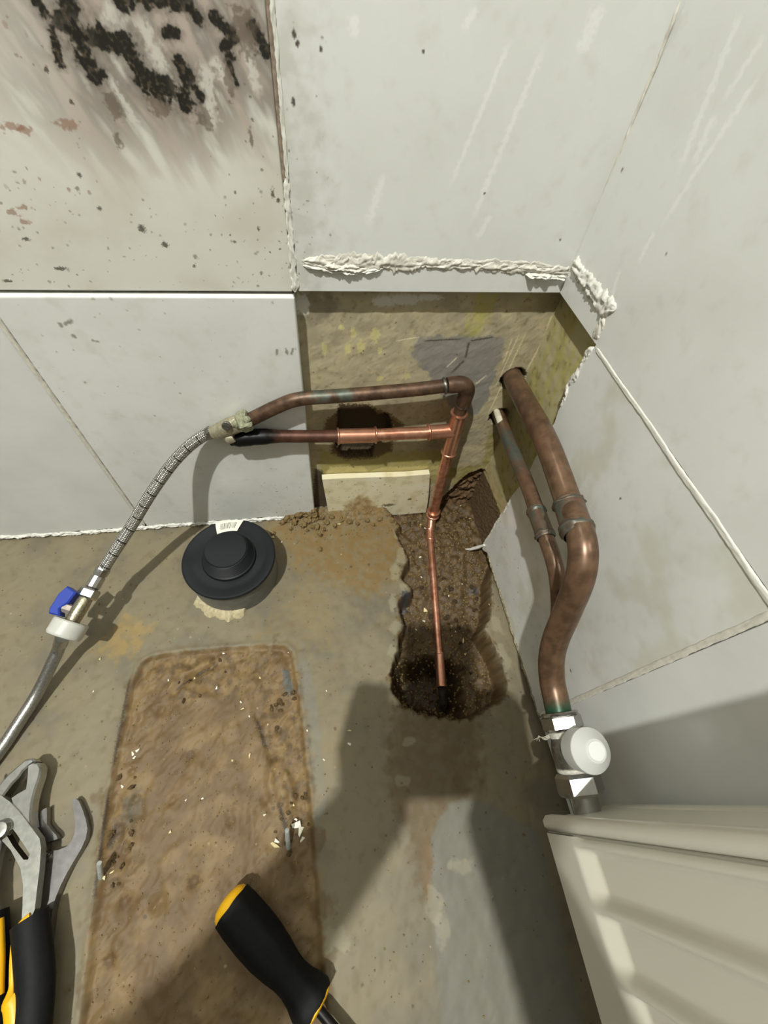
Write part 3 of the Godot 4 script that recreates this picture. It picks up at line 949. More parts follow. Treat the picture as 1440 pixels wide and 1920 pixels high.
func build_right_wall() -> void:
	var m := MB.new()
	m.box(Vector3(0.0115, 0.3525, -0.2), Vector3(0.16, 2.5, 2.1), 0.0)
	m.box(Vector3(0.0115, -0.2, 0.19), Vector3(0.16, 0.3525, 2.1), 0.0)
	m.box(Vector3(0.05, -0.2, -0.2), Vector3(0.16, 0.3525, 0.19), 0.0)
	wall_right = struct("wall_right", m.mesh(mottled(C(128, 118, 96), 0.9, 0.0, 0.3, 10.0, 31)), "tiled right wall with a broken tile and bare plaster in the corner")
	var cv := tile_canvas(Rect2(0.0012, 0.3496, 0.3195, 0.398), 60)
	streaks(cv, [[Vector2(0.0547, 0.5368), Vector2(0.0747, 0.4601), 0.004], [Vector2(0.0823, 0.5291), Vector2(0.0772, 0.4998), 0.003], [Vector2(0.0774, 0.4976), Vector2(0.0818, 0.4714), 0.004], [Vector2(0.0798, 0.4378), Vector2(0.0816, 0.4139), 0.003], [Vector2(0.0652, 0.406), Vector2(0.077, 0.3762), 0.003], [Vector2(0.0943, 0.5197), Vector2(0.0825, 0.4355), 0.003]], C(246, 246, 243), 0.4)
	for b in [[Vector2(0.0135, 0.4505), 3, 5], [Vector2(0.1019, 0.4315), 3, 3]]:
		cv.blot(b[0], Vector2(b[1], b[2]) * 0.0004, C(96, 92, 84), 0.7, 0.5, noise_d)
	piece("tile", MB.new().box(Vector3(0, 0.3496, 0.0002), Vector3(0.0112, 0.748, 0.3205), 0.0014).mesh(cv.material(0.2), 50), wall_right)
	tile(wall_right, Vector3(0, 0.3496, 0.3243), Vector3(0.0112, 0.748, 0.649), M.tile)
	tile(wall_right, Vector3(0, 0.008, 0.3250), Vector3(0.0112, 0.3462, 0.649), M.tile)
	for r in range(0, 6):
		for k in range(0, 7):
			var z0 := 0.3243 * k
			if r <= 1 and k <= 1:
				continue
			var y0 := 0.3496 + 0.4005 * (r - 1)
			if r == 0:
				tile(wall_right, Vector3(0, 0.008, z0 + 0.0012), Vector3(0.0112, 0.3462, minf(z0 + 0.3225, 2.0)), M.tile)
			else:
				tile(wall_right, Vector3(0, y0, z0 + 0.0012), Vector3(0.0112, minf(y0 + 0.398, 2.4), minf(z0 + 0.3225, 2.0)), M.tile)
	# the broken tile
	var poly := PackedVector2Array([Vector2(0.0839, 0.3511), Vector2(0.0819, 0.3414), Vector2(0.0818, 0.3336), Vector2(0.0803, 0.3247), Vector2(0.0809, 0.3157), Vector2(0.0772, 0.3055), Vector2(0.082, 0.2967), Vector2(0.0818, 0.2873), Vector2(0.0826, 0.2742), Vector2(0.0863, 0.2632), Vector2(0.0842, 0.246), Vector2(0.0881, 0.2339), Vector2(0.0871, 0.2104), Vector2(0.0892, 0.1887), Vector2(0.0875, 0.1581), Vector2(0.0824, 0.1269), Vector2(0.0864, 0.1059), Vector2(0.0845, 0.0799), Vector2(0.0835, 0.0561), Vector2(0.0833, 0.0351), Vector2(0.0797, 0.0104), Vector2(0.0871, -0.0029), Vector2(0.098, 0.009), Vector2(0.13, 0.0075), Vector2(0.19, 0.009), Vector2(0.25, 0.008), Vector2(0.3208, 0.008), Vector2(0.3208, 0.3462)])
	cv = tile_canvas(Rect2(0.03, 0.0, 0.30, 0.36), 62)
	cv.mottle(C(188, 182, 160), noise(63, 14.0), -0.1, 0.5, 0.35)
	streaks(cv, [[Vector2(0.1612, 0.2776), Vector2(0.1719, 0.2254), 0.004], [Vector2(0.0749, 0.3861), Vector2(0.0764, 0.3592), 0.003], [Vector2(0.1775, 0.2827), Vector2(0.1949, 0.2226), 0.006]], C(226, 226, 222), 0.5)
	specks(cv, Rect2(0.08, 0.0, 0.2, 0.09), 110, 0.0013, C(92, 84, 64), 0.6, 64)
	for b in [[Vector2(0.2028, 0.2897), 3, 4], [Vector2(0.2971, 0.1165), 6, 3]]:
		cv.blot(b[0], Vector2(b[1], b[2]) * 0.0004, C(80, 76, 66), 0.8, 0.5, noise_d)
	piece("tile", MB.new().prism(poly, 0.0112, oriented(Vector3.BACK, Vector3.UP, Vector3(0.0112, 0, 0)), 0.0, Color.WHITE, Rect2(0.03, 0.0, 0.30, 0.36)).mesh(cv.material(0.2), 30), wall_right, "wall tile broken along its corner edge")
	# grout and sealant
	var rest := MB.new()
	rest.box(Vector3(0.001, 0.745, 0.0), Vector3(0.0117, 2.42, 2.0), 0.0)
	rest.box(Vector3(0.001, 0.0, 0.646), Vector3(0.0117, 0.76, 2.0), 0.0)
	rest.box(Vector3(0.0015, 0.345, 0.09), Vector3(0.0117, 0.3505, 0.65), 0.0)
	rest.box(Vector3(0.0015, 0.007, 0.32), Vector3(0.0117, 0.75, 0.3255), 0.0)
	piece("grout", rest.mesh(M.grout), wall_right)
	piece("grout", smear([Vector3(0, 0.3489, 0.0853), Vector3(0, 0.3484, 0.1295), Vector3(0, 0.349, 0.1808), Vector3(0, 0.3477, 0.2228), Vector3(0, 0.3486, 0.2627), Vector3(0, 0.3476, 0.2964), Vector3(0, 0.3477, 0.3155), Vector3(0, 0.3479, 0.3413)], [0.0022, 0.0022, 0.0024, 0.0026, 0.0028, 0.0028, 0.003, 0.003], 0.0008, Vector3.LEFT, M.bead_clean, 101, 0.0015, 0.15), wall_right, "white grout line")
	piece("grout", smear([Vector3(0, 0.347, 0.3226), Vector3(0, 0.2, 0.3228), Vector3(0, 0.1, 0.3228), Vector3(0, 0.01, 0.3228)], [0.0024, 0.0026, 0.0028, 0.0024], 0.0006, Vector3.LEFT, M.bead, 102, 0.0015, 0.2), wall_right)
	piece("sealant", smear([Vector3(0, 0.3791, 0.0014), Vector3(0, 0.3778, 0.0234), Vector3(0, 0.3773, 0.0421), Vector3(0, 0.3767, 0.0579), Vector3(0, 0.3785, 0.0723), Vector3(0, 0.3828, 0.0845)], [0.006, 0.0072, 0.0078, 0.0085, 0.009, 0.004], 0.0030, Vector3.LEFT, M.bead_clean, 103, 0.001, 0.4), wall_right, "torn strip of old white sealant")
	piece("sealant", smear([Vector3(0.0005, 0.3724, 0.0744), Vector3(0.0005, 0.3658, 0.076), Vector3(0.0005, 0.359, 0.0777), Vector3(0.0005, 0.3524, 0.0812)], [0.004, 0.0055, 0.006, 0.004], 0.0018, Vector3.LEFT, M.bead, 104, 0.001, 0.4), wall_right)
	piece("sealant", smear([Vector3(0.0015, 0.347, 0.081), Vector3(0.0015, 0.3323, 0.08), Vector3(0.0015, 0.3192, 0.0808), Vector3(0.0015, 0.3027, 0.0769), Vector3(0.0015, 0.2938, 0.0817), Vector3(0.0015, 0.2791, 0.0819)], [0.004, 0.0046, 0.004, 0.0042, 0.0034, 0.0016], 0.003, Vector3.LEFT, M.bead_clean, 105, 0.001, 0.6), wall_right, "white broken edge of tile and sealant")
	piece("sealant", smear([Vector3(0.001, 0.1344, 0.0846), Vector3(0.001, 0.1041, 0.0852), Vector3(0.001, 0.078, 0.0834), Vector3(0.001, 0.0541, 0.0823), Vector3(0.001, 0.033, 0.0821), Vector3(0.001, 0.007, 0.0797), Vector3(0.001, -0.0052, 0.086)], [0.002, 0.0026, 0.0028, 0.0024, 0.002, 0.002, 0.001], 0.0018, Vector3.LEFT, M.bead, 106, 0.001, 0.6), wall_right)
	piece("sealant", smear([Vector3(0.001, 0.009, 0.093), Vector3(0.001, 0.008, 0.13), Vector3(0.001, 0.009, 0.17), Vector3(0.001, 0.0085, 0.21), Vector3(0.001, 0.008, 0.27), Vector3(0.001, 0.008, 0.33)], [0.002, 0.003, 0.0034, 0.003, 0.0022, 0.002], 0.0022, Vector3.LEFT, M.bead_dirty, 107, 0.001, 0.8), wall_right)
	# bare plaster in the corner
	var cvs := Canvas.new(Rect2(-0.06, -0.1, 0.26, 0.4565), 0.0008, C(176, 168, 128))
	cvs.flip = false
	cvs.mottle(C(172, 164, 98), noise(110, 15.0), -0.1, 0.35, 0.8)
	cvs.mottle(C(160, 148, 106), noise(111, 30.0, 5), 0.1, 0.6, 0.7)
	cvs.mottle(C(108, 94, 58), noise(112, 60.0, 5), 0.2, 0.7, 0.5)
	cvs.shape(PackedVector2Array([Vector2(-0.06, -0.11), Vector2(0.2, -0.11), Vector2(0.2, 0.03), Vector2(0.09, 0.055), Vector2(0.0709, 0.066), Vector2(0.0303, 0.0667), Vector2(-0.0215, 0.0605), Vector2(-0.06, 0.06)]), C(80, 62, 40), 0.95, 0.0015, 0.003, noise_b, self)
	cvs.shape(PackedVector2Array([Vector2(-0.06, -0.11), Vector2(0.2, -0.11), Vector2(0.2, 0.03), Vector2(0.09, 0.055), Vector2(0.0709, 0.066), Vector2(0.0303, 0.0667), Vector2(-0.0215, 0.0605), Vector2(-0.06, 0.06)]), C(116, 90, 58), 0.7, 0.002, 0.003, noise_b, self, 1.0)
	cvs.shape(PackedVector2Array([Vector2(-0.0358, 0.0593), Vector2(-0.0087, 0.0856), Vector2(0.0349, 0.0857), Vector2(0.0709, 0.0898), Vector2(0.0696, 0.0722), Vector2(0.0303, 0.0667)]), C(176, 156, 112), 0.7, 0.001, 0.002, noise_b, self)
	for q in [[Vector2(0.0451, 0.3281), Vector2(0.0507, 0.2539)], [Vector2(0.0261, 0.3154), Vector2(0.0382, 0.2184)], [Vector2(0.0006, 0.3228), Vector2(0.0074, 0.2626)], [Vector2(0.0595, 0.3265), Vector2(0.056, 0.2766)]]:
		cvs.streak(q[0], q[1], 0.004, C(176, 170, 90), 0.6, noise_b)
	specks(cvs, cvs.area, 40, 0.0016, C(124, 112, 72), 0.6, 113)
	var f := noise(114, 45.0)
	var at := func(i: int, j: int) -> Vector3:
		var p := Vector2(-0.06 + 0.26 * i / 103.0, -0.1 + 0.4565 * j / 180.0)
		return Vector3(0.0118 + f.get_noise_2d(p.x, p.y) * 0.0007 + noise_b.get_noise_2d(p.x, p.y) * (0.0003 if p.y > 0.07 else 0.002), p.y, p.x)
	piece("plaster", MB.new().grid(104, 181, at).mesh(cvs.material(0.85), 180), wall_right, "yellowish bare plaster beside the corner")


func build_room() -> void:
	struct("wall_left", MB.new().box(Vector3(-1.85, -0.2, -0.2), Vector3(-1.7, 2.5, 2.1), 0.0).mesh(M.paint), "plain white left wall out of view")
	struct("wall_front", MB.new().box(Vector3(-1.75, -0.2, 2.0), Vector3(0.16, 2.5, 2.15), 0.0).mesh(M.paint), "plain white wall behind the viewer")
	struct("ceiling", MB.new().box(Vector3(-1.85, 2.4, -0.2), Vector3(0.16, 2.5, 2.15), 0.0).mesh(M.paint), "plain white ceiling out of view")


func floor_height(p: Vector2) -> float:
	var y := noise_c.get_noise_2d(p.x, p.y) * 0.0012 + noise_a.get_noise_2d(p.x, p.y) * 0.0006 + noise_b.get_noise_2d(p.x, p.y) * 0.0003
	if p.x > -0.19 and p.y < 0.36:
		var rag := noise_a.get_noise_2d(p.x, p.y) * 0.004 + noise_b.get_noise_2d(p.x, p.y) * 0.0006
		var d := away(trench, p) + rag
		if d < 0.004:
			var deep := lerpf(0.026, 0.042, smoothstep(0.06, 0.2, p.y)) * (1.0 - smoothstep(-0.004, 0.0015, d))
			var soil := noise_a.get_noise_2d(p.x, p.y) * 0.0046 + noise_b.get_noise_2d(p.x, p.y) * 0.0012 + noise_d.get_noise_2d(p.x, p.y) * 0.0007
			y += -deep + soil * smoothstep(0.0, -0.012, d)
			y -= 0.046 * (1.0 - smoothstep(-0.018, 0.004, away(pit, p) + rag))
	if p.y < 0.03 and p.x > -0.29 and p.x < -0.09:
		y += 0.004 * smoothstep(0.03, 0.0, p.y) * smoothstep(-0.3, -0.2, noise_b.get_noise_2d(p.x, p.y))
	if p.x < -0.22 and p.y > 0.17:
		var d := away(imprint, p)
		if d < 0.02:
			var k := 1.0 - smoothstep(-0.004, 0.0, d + noise_b.get_noise_2d(p.x, p.y) * 0.0012)
			y -= 0.0042 * k
			var edge_ := smoothstep(-0.055, -0.012, d)
			y += k * edge_ * (noise_a.get_noise_2d(p.x, p.y) * 0.0024 + noise_b.get_noise_2d(p.x, p.y) * 0.0011)
			y += k * (maxf(0.0, noise_a.get_noise_2d(p.x * 0.6, p.y * 0.4)) * 0.0038 + noise_b.get_noise_2d(p.x * 0.8, p.y * 0.5) * 0.0011 + noise_d.get_noise_2d(p.x, p.y) * 0.0003) * smoothstep(0.0, -0.02, d)
			y += 0.0012 * (1.0 - smoothstep(0.0, 0.004, absf(d - 0.002)))
			if d < 0.0:
				for q in pits:
					var e: float = p.distance_squared_to(q[0]) / (q[1] * q[1])
					if e < 4.0:
						y -= q[2] * exp(-e)
				for q in ridges:
					var w: Vector2 = q[1] - q[0]
					var e: float = (p - q[0] - w * clampf((p - q[0]).dot(w) / w.length_squared(), 0.0, 1.0)).length() + noise_b.get_noise_2d(p.x, p.y) * 0.002
					y += q[2] * (1.0 - smoothstep(0.0, 0.006, absf(e)))
	return y


func build_floor() -> void:
	trench = PackedVector2Array([Vector2(-0.1561, -0.0285), Vector2(-0.1202, 0.0318), Vector2(-0.128, 0.038), Vector2(-0.1262, 0.0575), Vector2(-0.1196, 0.0769), Vector2(-0.118, 0.0952), Vector2(-0.1299, 0.1081), Vector2(-0.1363, 0.1177), Vector2(-0.1223, 0.136), Vector2(-0.1244, 0.1473), Vector2(-0.1436, 0.1516), Vector2(-0.1447, 0.1672), Vector2(-0.1426, 0.1813), Vector2(-0.1398, 0.1906), Vector2(-0.1509, 0.2039), Vector2(-0.1534, 0.2192), Vector2(-0.165, 0.2383), Vector2(-0.1703, 0.2547), Vector2(-0.1714, 0.2699), Vector2(-0.1633, 0.2857), Vector2(-0.1419, 0.2993), Vector2(-0.1155, 0.3064), Vector2(-0.0891, 0.3135), Vector2(-0.0652, 0.3083), Vector2(-0.0366, 0.2986), Vector2(-0.0256, 0.2822), Vector2(-0.0249, 0.2571), Vector2(-0.0295, 0.2285), Vector2(-0.0362, 0.2072), Vector2(-0.0241, 0.1949), Vector2(-0.0119, 0.1646), Vector2(-0.0037, 0.1317), Vector2(0.02, 0.10), Vector2(0.03, 0.05), Vector2(0.03, -0.03)])
	pit = PackedVector2Array([Vector2(-0.1541, 0.2316), Vector2(-0.1642, 0.2503), Vector2(-0.1637, 0.2721), Vector2(-0.1438, 0.2955), Vector2(-0.1098, 0.3048), Vector2(-0.0826, 0.3096), Vector2(-0.0729, 0.2988), Vector2(-0.073, 0.2736), Vector2(-0.0626, 0.2483), Vector2(-0.0771, 0.2341), Vector2(-0.1186, 0.2248)])
	imprint = PackedVector2Array([Vector2(-0.4757, 0.2061), Vector2(-0.4722, 0.1977), Vector2(-0.462, 0.1925), Vector2(-0.4273, 0.1908), Vector2(-0.3761, 0.1923), Vector2(-0.3235, 0.1959), Vector2(-0.3002, 0.1994), Vector2(-0.2916, 0.208), Vector2(-0.2874, 0.2462), Vector2(-0.2825, 0.2887), Vector2(-0.2784, 0.3379), Vector2(-0.275, 0.3867), Vector2(-0.2724, 0.4382), Vector2(-0.2706, 0.4905), Vector2(-0.2694, 0.542), Vector2(-0.4716, 0.5156), Vector2(-0.4732, 0.4735), Vector2(-0.4778, 0.4212), Vector2(-0.4814, 0.3732), Vector2(-0.4824, 0.3285), Vector2(-0.4815, 0.2837), Vector2(-0.4804, 0.2336)])
	for q in [Vector2(-0.4676, 0.3886), Vector2(-0.4673, 0.3651), Vector2(-0.4525, 0.4237), Vector2(-0.4587, 0.4612), Vector2(-0.4193, 0.4268), Vector2(-0.3916, 0.4176), Vector2(-0.4056, 0.3072), Vector2(-0.3004, 0.3972), Vector2(-0.4189, 0.3471), Vector2(-0.4486, 0.3564), Vector2(-0.4573, 0.3415), Vector2(-0.4245, 0.4297), Vector2(-0.3242, 0.3609), Vector2(-0.3165, 0.3223), Vector2(-0.4644, 0.3156), Vector2(-0.4432, 0.2559), Vector2(-0.3594, 0.3741), Vector2(-0.2891, 0.38), Vector2(-0.4195, 0.2042), Vector2(-0.3106, 0.2962)]:
		pits.append([q, 0.0034 + 0.0035 * absf(sin(q.x * 900.0)), 0.0022 + 0.002 * absf(cos(q.y * 700.0))])
	for q in [[Vector2(-0.3905, 0.2142), Vector2(-0.4114, 0.2224), -0.004], [Vector2(-0.4114, 0.2224), Vector2(-0.4327, 0.238), -0.003], [Vector2(-0.3928, 0.2088), Vector2(-0.4242, 0.2176), 0.002], [Vector2(-0.4705, 0.2229), Vector2(-0.4744, 0.3102), 0.0018], [Vector2(-0.3555, 0.3468), Vector2(-0.345, 0.4385), 0.0014], [Vector2(-0.3385, 0.3588), Vector2(-0.3345, 0.4285), -0.0016], [Vector2(-0.3349, 0.276), Vector2(-0.3194, 0.3219), -0.0022], [Vector2(-0.3223, 0.3215), Vector2(-0.3153, 0.3622), 0.002], [Vector2(-0.3022, 0.3396), Vector2(-0.2917, 0.3932), 0.002], [Vector2(-0.4781, 0.3652), Vector2(-0.4743, 0.4291), 0.0018], [Vector2(-0.4283, 0.2343), Vector2(-0.3845, 0.252), 0.0016], [Vector2(-0.4232, 0.3987), Vector2(-0.4016, 0.4551), 0.0012]]:
		ridges.append(q if q.size() == 3 else [q[0], q[1], q[2]])
	var area := Rect2(-0.72, -0.03, 0.738, 0.66)
	var cv := Canvas.new(area, 0.0008, C(121, 112, 89))
	var g := func(c: Color) -> Color: return c
	cv.mottle(C(104, 97, 81), noise(120, 9.0), -0.2, 0.5, 0.8)
	cv.mottle(C(124, 113, 86), noise(121, 14.0, 5), 0.0, 0.5, 0.7)
	cv.mottle(C(96, 86, 62), noise(122, 50.0, 5), 0.1, 0.7, 0.4)
	# brown dust by the wall, tan stains
	cv.shape(PackedVector2Array([Vector2(-0.3252, 0.0129), Vector2(-0.2436, -0.0096), Vector2(-0.1054, -0.0134), Vector2(-0.1094, 0.0572), Vector2(-0.1416, 0.1256), Vector2(-0.1865, 0.1453), Vector2(-0.2505, 0.1057), Vector2(-0.2946, 0.0755)]), C(122, 96, 52), 0.8, 0.012, 0.016, noise_a, self, 0.55)
	cv.shape(PackedVector2Array([Vector2(-0.528, 0.1779), Vector2(-0.5027, 0.1326), Vector2(-0.4675, 0.151), Vector2(-0.4787, 0.1806), Vector2(-0.5037, 0.1938)]), C(146, 122, 72), 0.8, 0.008, 0.014, noise_a, self, 0.5)
	cv.shape(PackedVector2Array([Vector2(-0.3016, 0.0294), Vector2(-0.2379, 0.1396), Vector2(-0.2297, 0.2141), Vector2(-0.2834, 0.2008), Vector2(-0.3371, 0.1804), Vector2(-0.2808, 0.1189)]), C(128, 110, 70), 0.5, 0.012, 0.02, noise_a, self, 0.5)
	cv.shape(PackedVector2Array([Vector2(-0.2772, 0.2151), Vector2(-0.2309, 0.2275), Vector2(-0.2283, 0.3346), Vector2(-0.2657, 0.3598), Vector2(-0.2703, 0.2788)]), C(128, 114, 80), 0.5, 0.01, 0.012, noise_a, self, 0.4)
	cv.shape(PackedVector2Array([Vector2(-0.2867, 0.2206), Vector2(-0.2708, 0.2226), Vector2(-0.2626, 0.3083), Vector2(-0.2601, 0.3797), Vector2(-0.2733, 0.3959), Vector2(-0.2787, 0.3169)]), C(116, 116, 108), 0.6, 0.004, 0.004, noise_a, self, 0.3)
	# damp brown ground before the pit
	cv.shape(PackedVector2Array([Vector2(-0.1722, 0.2917), Vector2(-0.0695, 0.3113), Vector2(-0.0876, 0.3753), Vector2(-0.1249, 0.3996), Vector2(-0.161, 0.4305), Vector2(-0.1702, 0.4622), Vector2(-0.1774, 0.428), Vector2(-0.1908, 0.3706), Vector2(-0.1877, 0.3295)]), C(92, 74, 44), 0.75, 0.008, 0.012, noise_a, self, 0.35)
	# screed strip of cooler grey
	cv.shape(PackedVector2Array([Vector2(-0.1255, 0.3899), Vector2(-0.1518, 0.4142), Vector2(-0.1654, 0.4468), Vector2(-0.1645, 0.4787), Vector2(-0.1676, 0.5074), Vector2(-0.175, 0.5582), Vector2(-0.0477, 0.5801), Vector2(-0.0374, 0.4314), Vector2(-0.0931, 0.3946)]), C(112, 110, 100), 0.85, 0.003, 0.004, noise_a, self, 0.15)
	cv.shape(PackedVector2Array([Vector2(-0.1574, 0.4133), Vector2(-0.1544, 0.4315), Vector2(-0.1652, 0.467), Vector2(-0.1694, 0.4584), Vector2(-0.1654, 0.4298)]), C(112, 84, 48), 0.7, 0.003, 0.004, noise_b, self, 0.2)
	for b in [[Vector2(-0.128, 0.445), 22, 9], [Vector2(-0.161, 0.47), 13, 22], [Vector2(-0.1579, 0.4873), 10, 22], [Vector2(-0.1765, 0.3636), 13, 9], [Vector2(-0.1615, 0.3276), 10, 8], [Vector2(-0.259, 0.479), 22, 14]]:
		cv.blot(b[0], Vector2(b[1], b[2]) * 0.0008, C(150, 144, 120), 0.5, 0.6, noise_a)
	# the mark where the toilet stood
	var mud := C(106, 83, 50)
	cv.shape(imprint, mud, 0.92, 0.003, 0.006, noise_a, self)
	cv.shape(imprint, C(132, 110, 72), 0.6, 0.004, 0.02, noise(123, 12.0, 3), self, 0.9)
	cv.shape(imprint, C(84, 64, 36), 0.5, 0.004, 0.03, noise(124, 26.0, 5), self, 1.0)
	for q in [[[Vector2(-0.4758, 0.3388), Vector2(-0.4525, 0.3328), Vector2(-0.4526, 0.369), Vector2(-0.4517, 0.4023), Vector2(-0.4744, 0.4066), Vector2(-0.4814, 0.3732)], 131], [[Vector2(-0.3362, 0.221), Vector2(-0.2844, 0.2339), Vector2(-0.2752, 0.3174), Vector2(-0.2733, 0.3959), Vector2(-0.3058, 0.4041), Vector2(-0.3223, 0.3317)], 132], [[Vector2(-0.4697, 0.198), Vector2(-0.3885, 0.1982), Vector2(-0.3102, 0.2077), Vector2(-0.323, 0.254), Vector2(-0.4261, 0.2524)], 133]]:
		cv.shape(PackedVector2Array(q[0]), C(78, 60, 34), 0.6, 0.008, 0.01, noise(q[1], 70.0, 5), self, 1.0)
		cv.shape(PackedVector2Array(q[0]), C(140, 114, 70), 0.5, 0.008, 0.01, noise(q[1] + 9, 60.0, 5), self, 1.0)
	cv.shape(PackedVector2Array([Vector2(-0.3051, 0.2287), Vector2(-0.2973, 0.2284), Vector2(-0.2914, 0.2519), Vector2(-0.2941, 0.2601), Vector2(-0.3016, 0.2555)]), C(82, 84, 82), 0.9, 0.0015, 0.002, noise_b, self)
	cv.shape(PackedVector2Array([Vector2(-0.4589, 0.3319), Vector2(-0.4509, 0.3424), Vector2(-0.4541, 0.3601), Vector2(-0.4654, 0.3671), Vector2(-0.466, 0.3448)]), C(82, 78, 66), 0.7, 0.006, 0.01, noise_b, self, 0.4)
	for s in [[Vector2(-0.3905, 0.2142), Vector2(-0.4115, 0.2217), 0.0022], [Vector2(-0.4115, 0.2217), Vector2(-0.4327, 0.2374), 0.0018], [Vector2(-0.4821, 0.2103), Vector2(-0.4834, 0.3236), 0.0024], [Vector2(-0.4834, 0.3236), Vector2(-0.478, 0.4285), 0.0022], [Vector2(-0.3349, 0.2789), Vector2(-0.3224, 0.3162), 0.003], [Vector2(-0.3109, 0.3628), Vector2(-0.3004, 0.3963), 0.003], [Vector2(-0.4722, 0.3574), Vector2(-0.4746, 0.3826), 0.004]]:
		cv.streak(s[0], s[1], s[2], C(50, 38, 20), 0.8, noise_d)
	for b in [[Vector2(-0.4676, 0.3886), 14, 12], [Vector2(-0.4673, 0.3647), 8, 10], [Vector2(-0.4525, 0.4237), 9, 8], [Vector2(-0.4587, 0.4612), 9, 8], [Vector2(-0.3916, 0.4176), 8, 9], [Vector2(-0.4056, 0.3072), 7, 8], [Vector2(-0.3004, 0.3963), 14, 12]]:
		cv.blot(b[0], Vector2(b[1], b[2]) * 0.0008, C(74, 54, 28), 0.55, 0.6, noise_b)
	for q in [[Vector2(-0.1284, 0.0458), 8, 14], [Vector2(-0.1289, 0.0833), 10, 20], [Vector2(-0.1412, 0.1086), 10, 22], [Vector2(-0.13, 0.1352), 12, 12], [Vector2(-0.152, 0.157), 8, 16], [Vector2(-0.1545, 0.1911), 10, 14], [Vector2(-0.1644, 0.2255), 8, 16], [Vector2(-0.0187, 0.2468), 12, 22], [Vector2(-0.0158, 0.2035), 10, 18]]:
		cv.blot(q[0], Vector2(q[1], q[2]) * 0.0009, C(146, 140, 116), 0.6, 0.6, noise_a)
	# soil in the trench
	cv.shape(trench, C(88, 68, 40), 0.97, 0.003, 0.004, noise_a, self)
	cv.shape(trench, C(106, 84, 52), 0.7, 0.002, 0.02, noise(125, 40.0, 5), self, 0.9)
	cv.shape(trench, C(62, 48, 26), 0.6, 0.002, 0.02, noise(126, 80.0, 5), self, 1.0)
	cv.shape(pit, C(52, 38, 20), 0.7, 0.006, 0.006, noise_a, self, 0.3)
	for b in [[Vector2(-0.1321, 0.151), 12, 16], [Vector2(-0.0206, 0.1386), 12, 9]]:
		cv.blot(b[0], Vector2(b[1], b[2]) * 0.0008, C(58, 58, 62), 0.8, 0.5, noise_b)
	specks(cv, area, 520, 0.0024, C(70, 56, 34), 0.7, 127)
	specks(cv, area, 260, 0.0016, C(176, 164, 132), 0.7, 128)
	var ni := 296
	var nj := 265
	var at := func(i: int, j: int) -> Vector3:
		var p := Vector2(area.position.x + area.size.x * i / (ni - 1), area.end.y - area.size.y * j / (nj - 1))
		return Vector3(p.x, floor_height(p), p.y)
	floor_ = struct("floor", MB.new().grid(ni, nj, at).mesh(cv.material(0.62), 180), "stained grey concrete floor with a soil trench and a muddy toilet mark")
	var m := MB.new()
	m.box(Vector3(-1.8, -0.2, -0.05), Vector3(-0.719, -0.0005, 2.1), 0.0)
	m.box(Vector3(-0.72, -0.2, 0.629), Vector3(0.1, -0.0005, 2.1), 0.0)
	m.box(Vector3(-0.72, -0.24, -0.2), Vector3(0.1, -0.14, 0.63), 0.0)
	piece("screed", m.mesh(mottled(C(112, 105, 86), 0.7, 0.0, 0.25, 4.0, 129)), floor_)


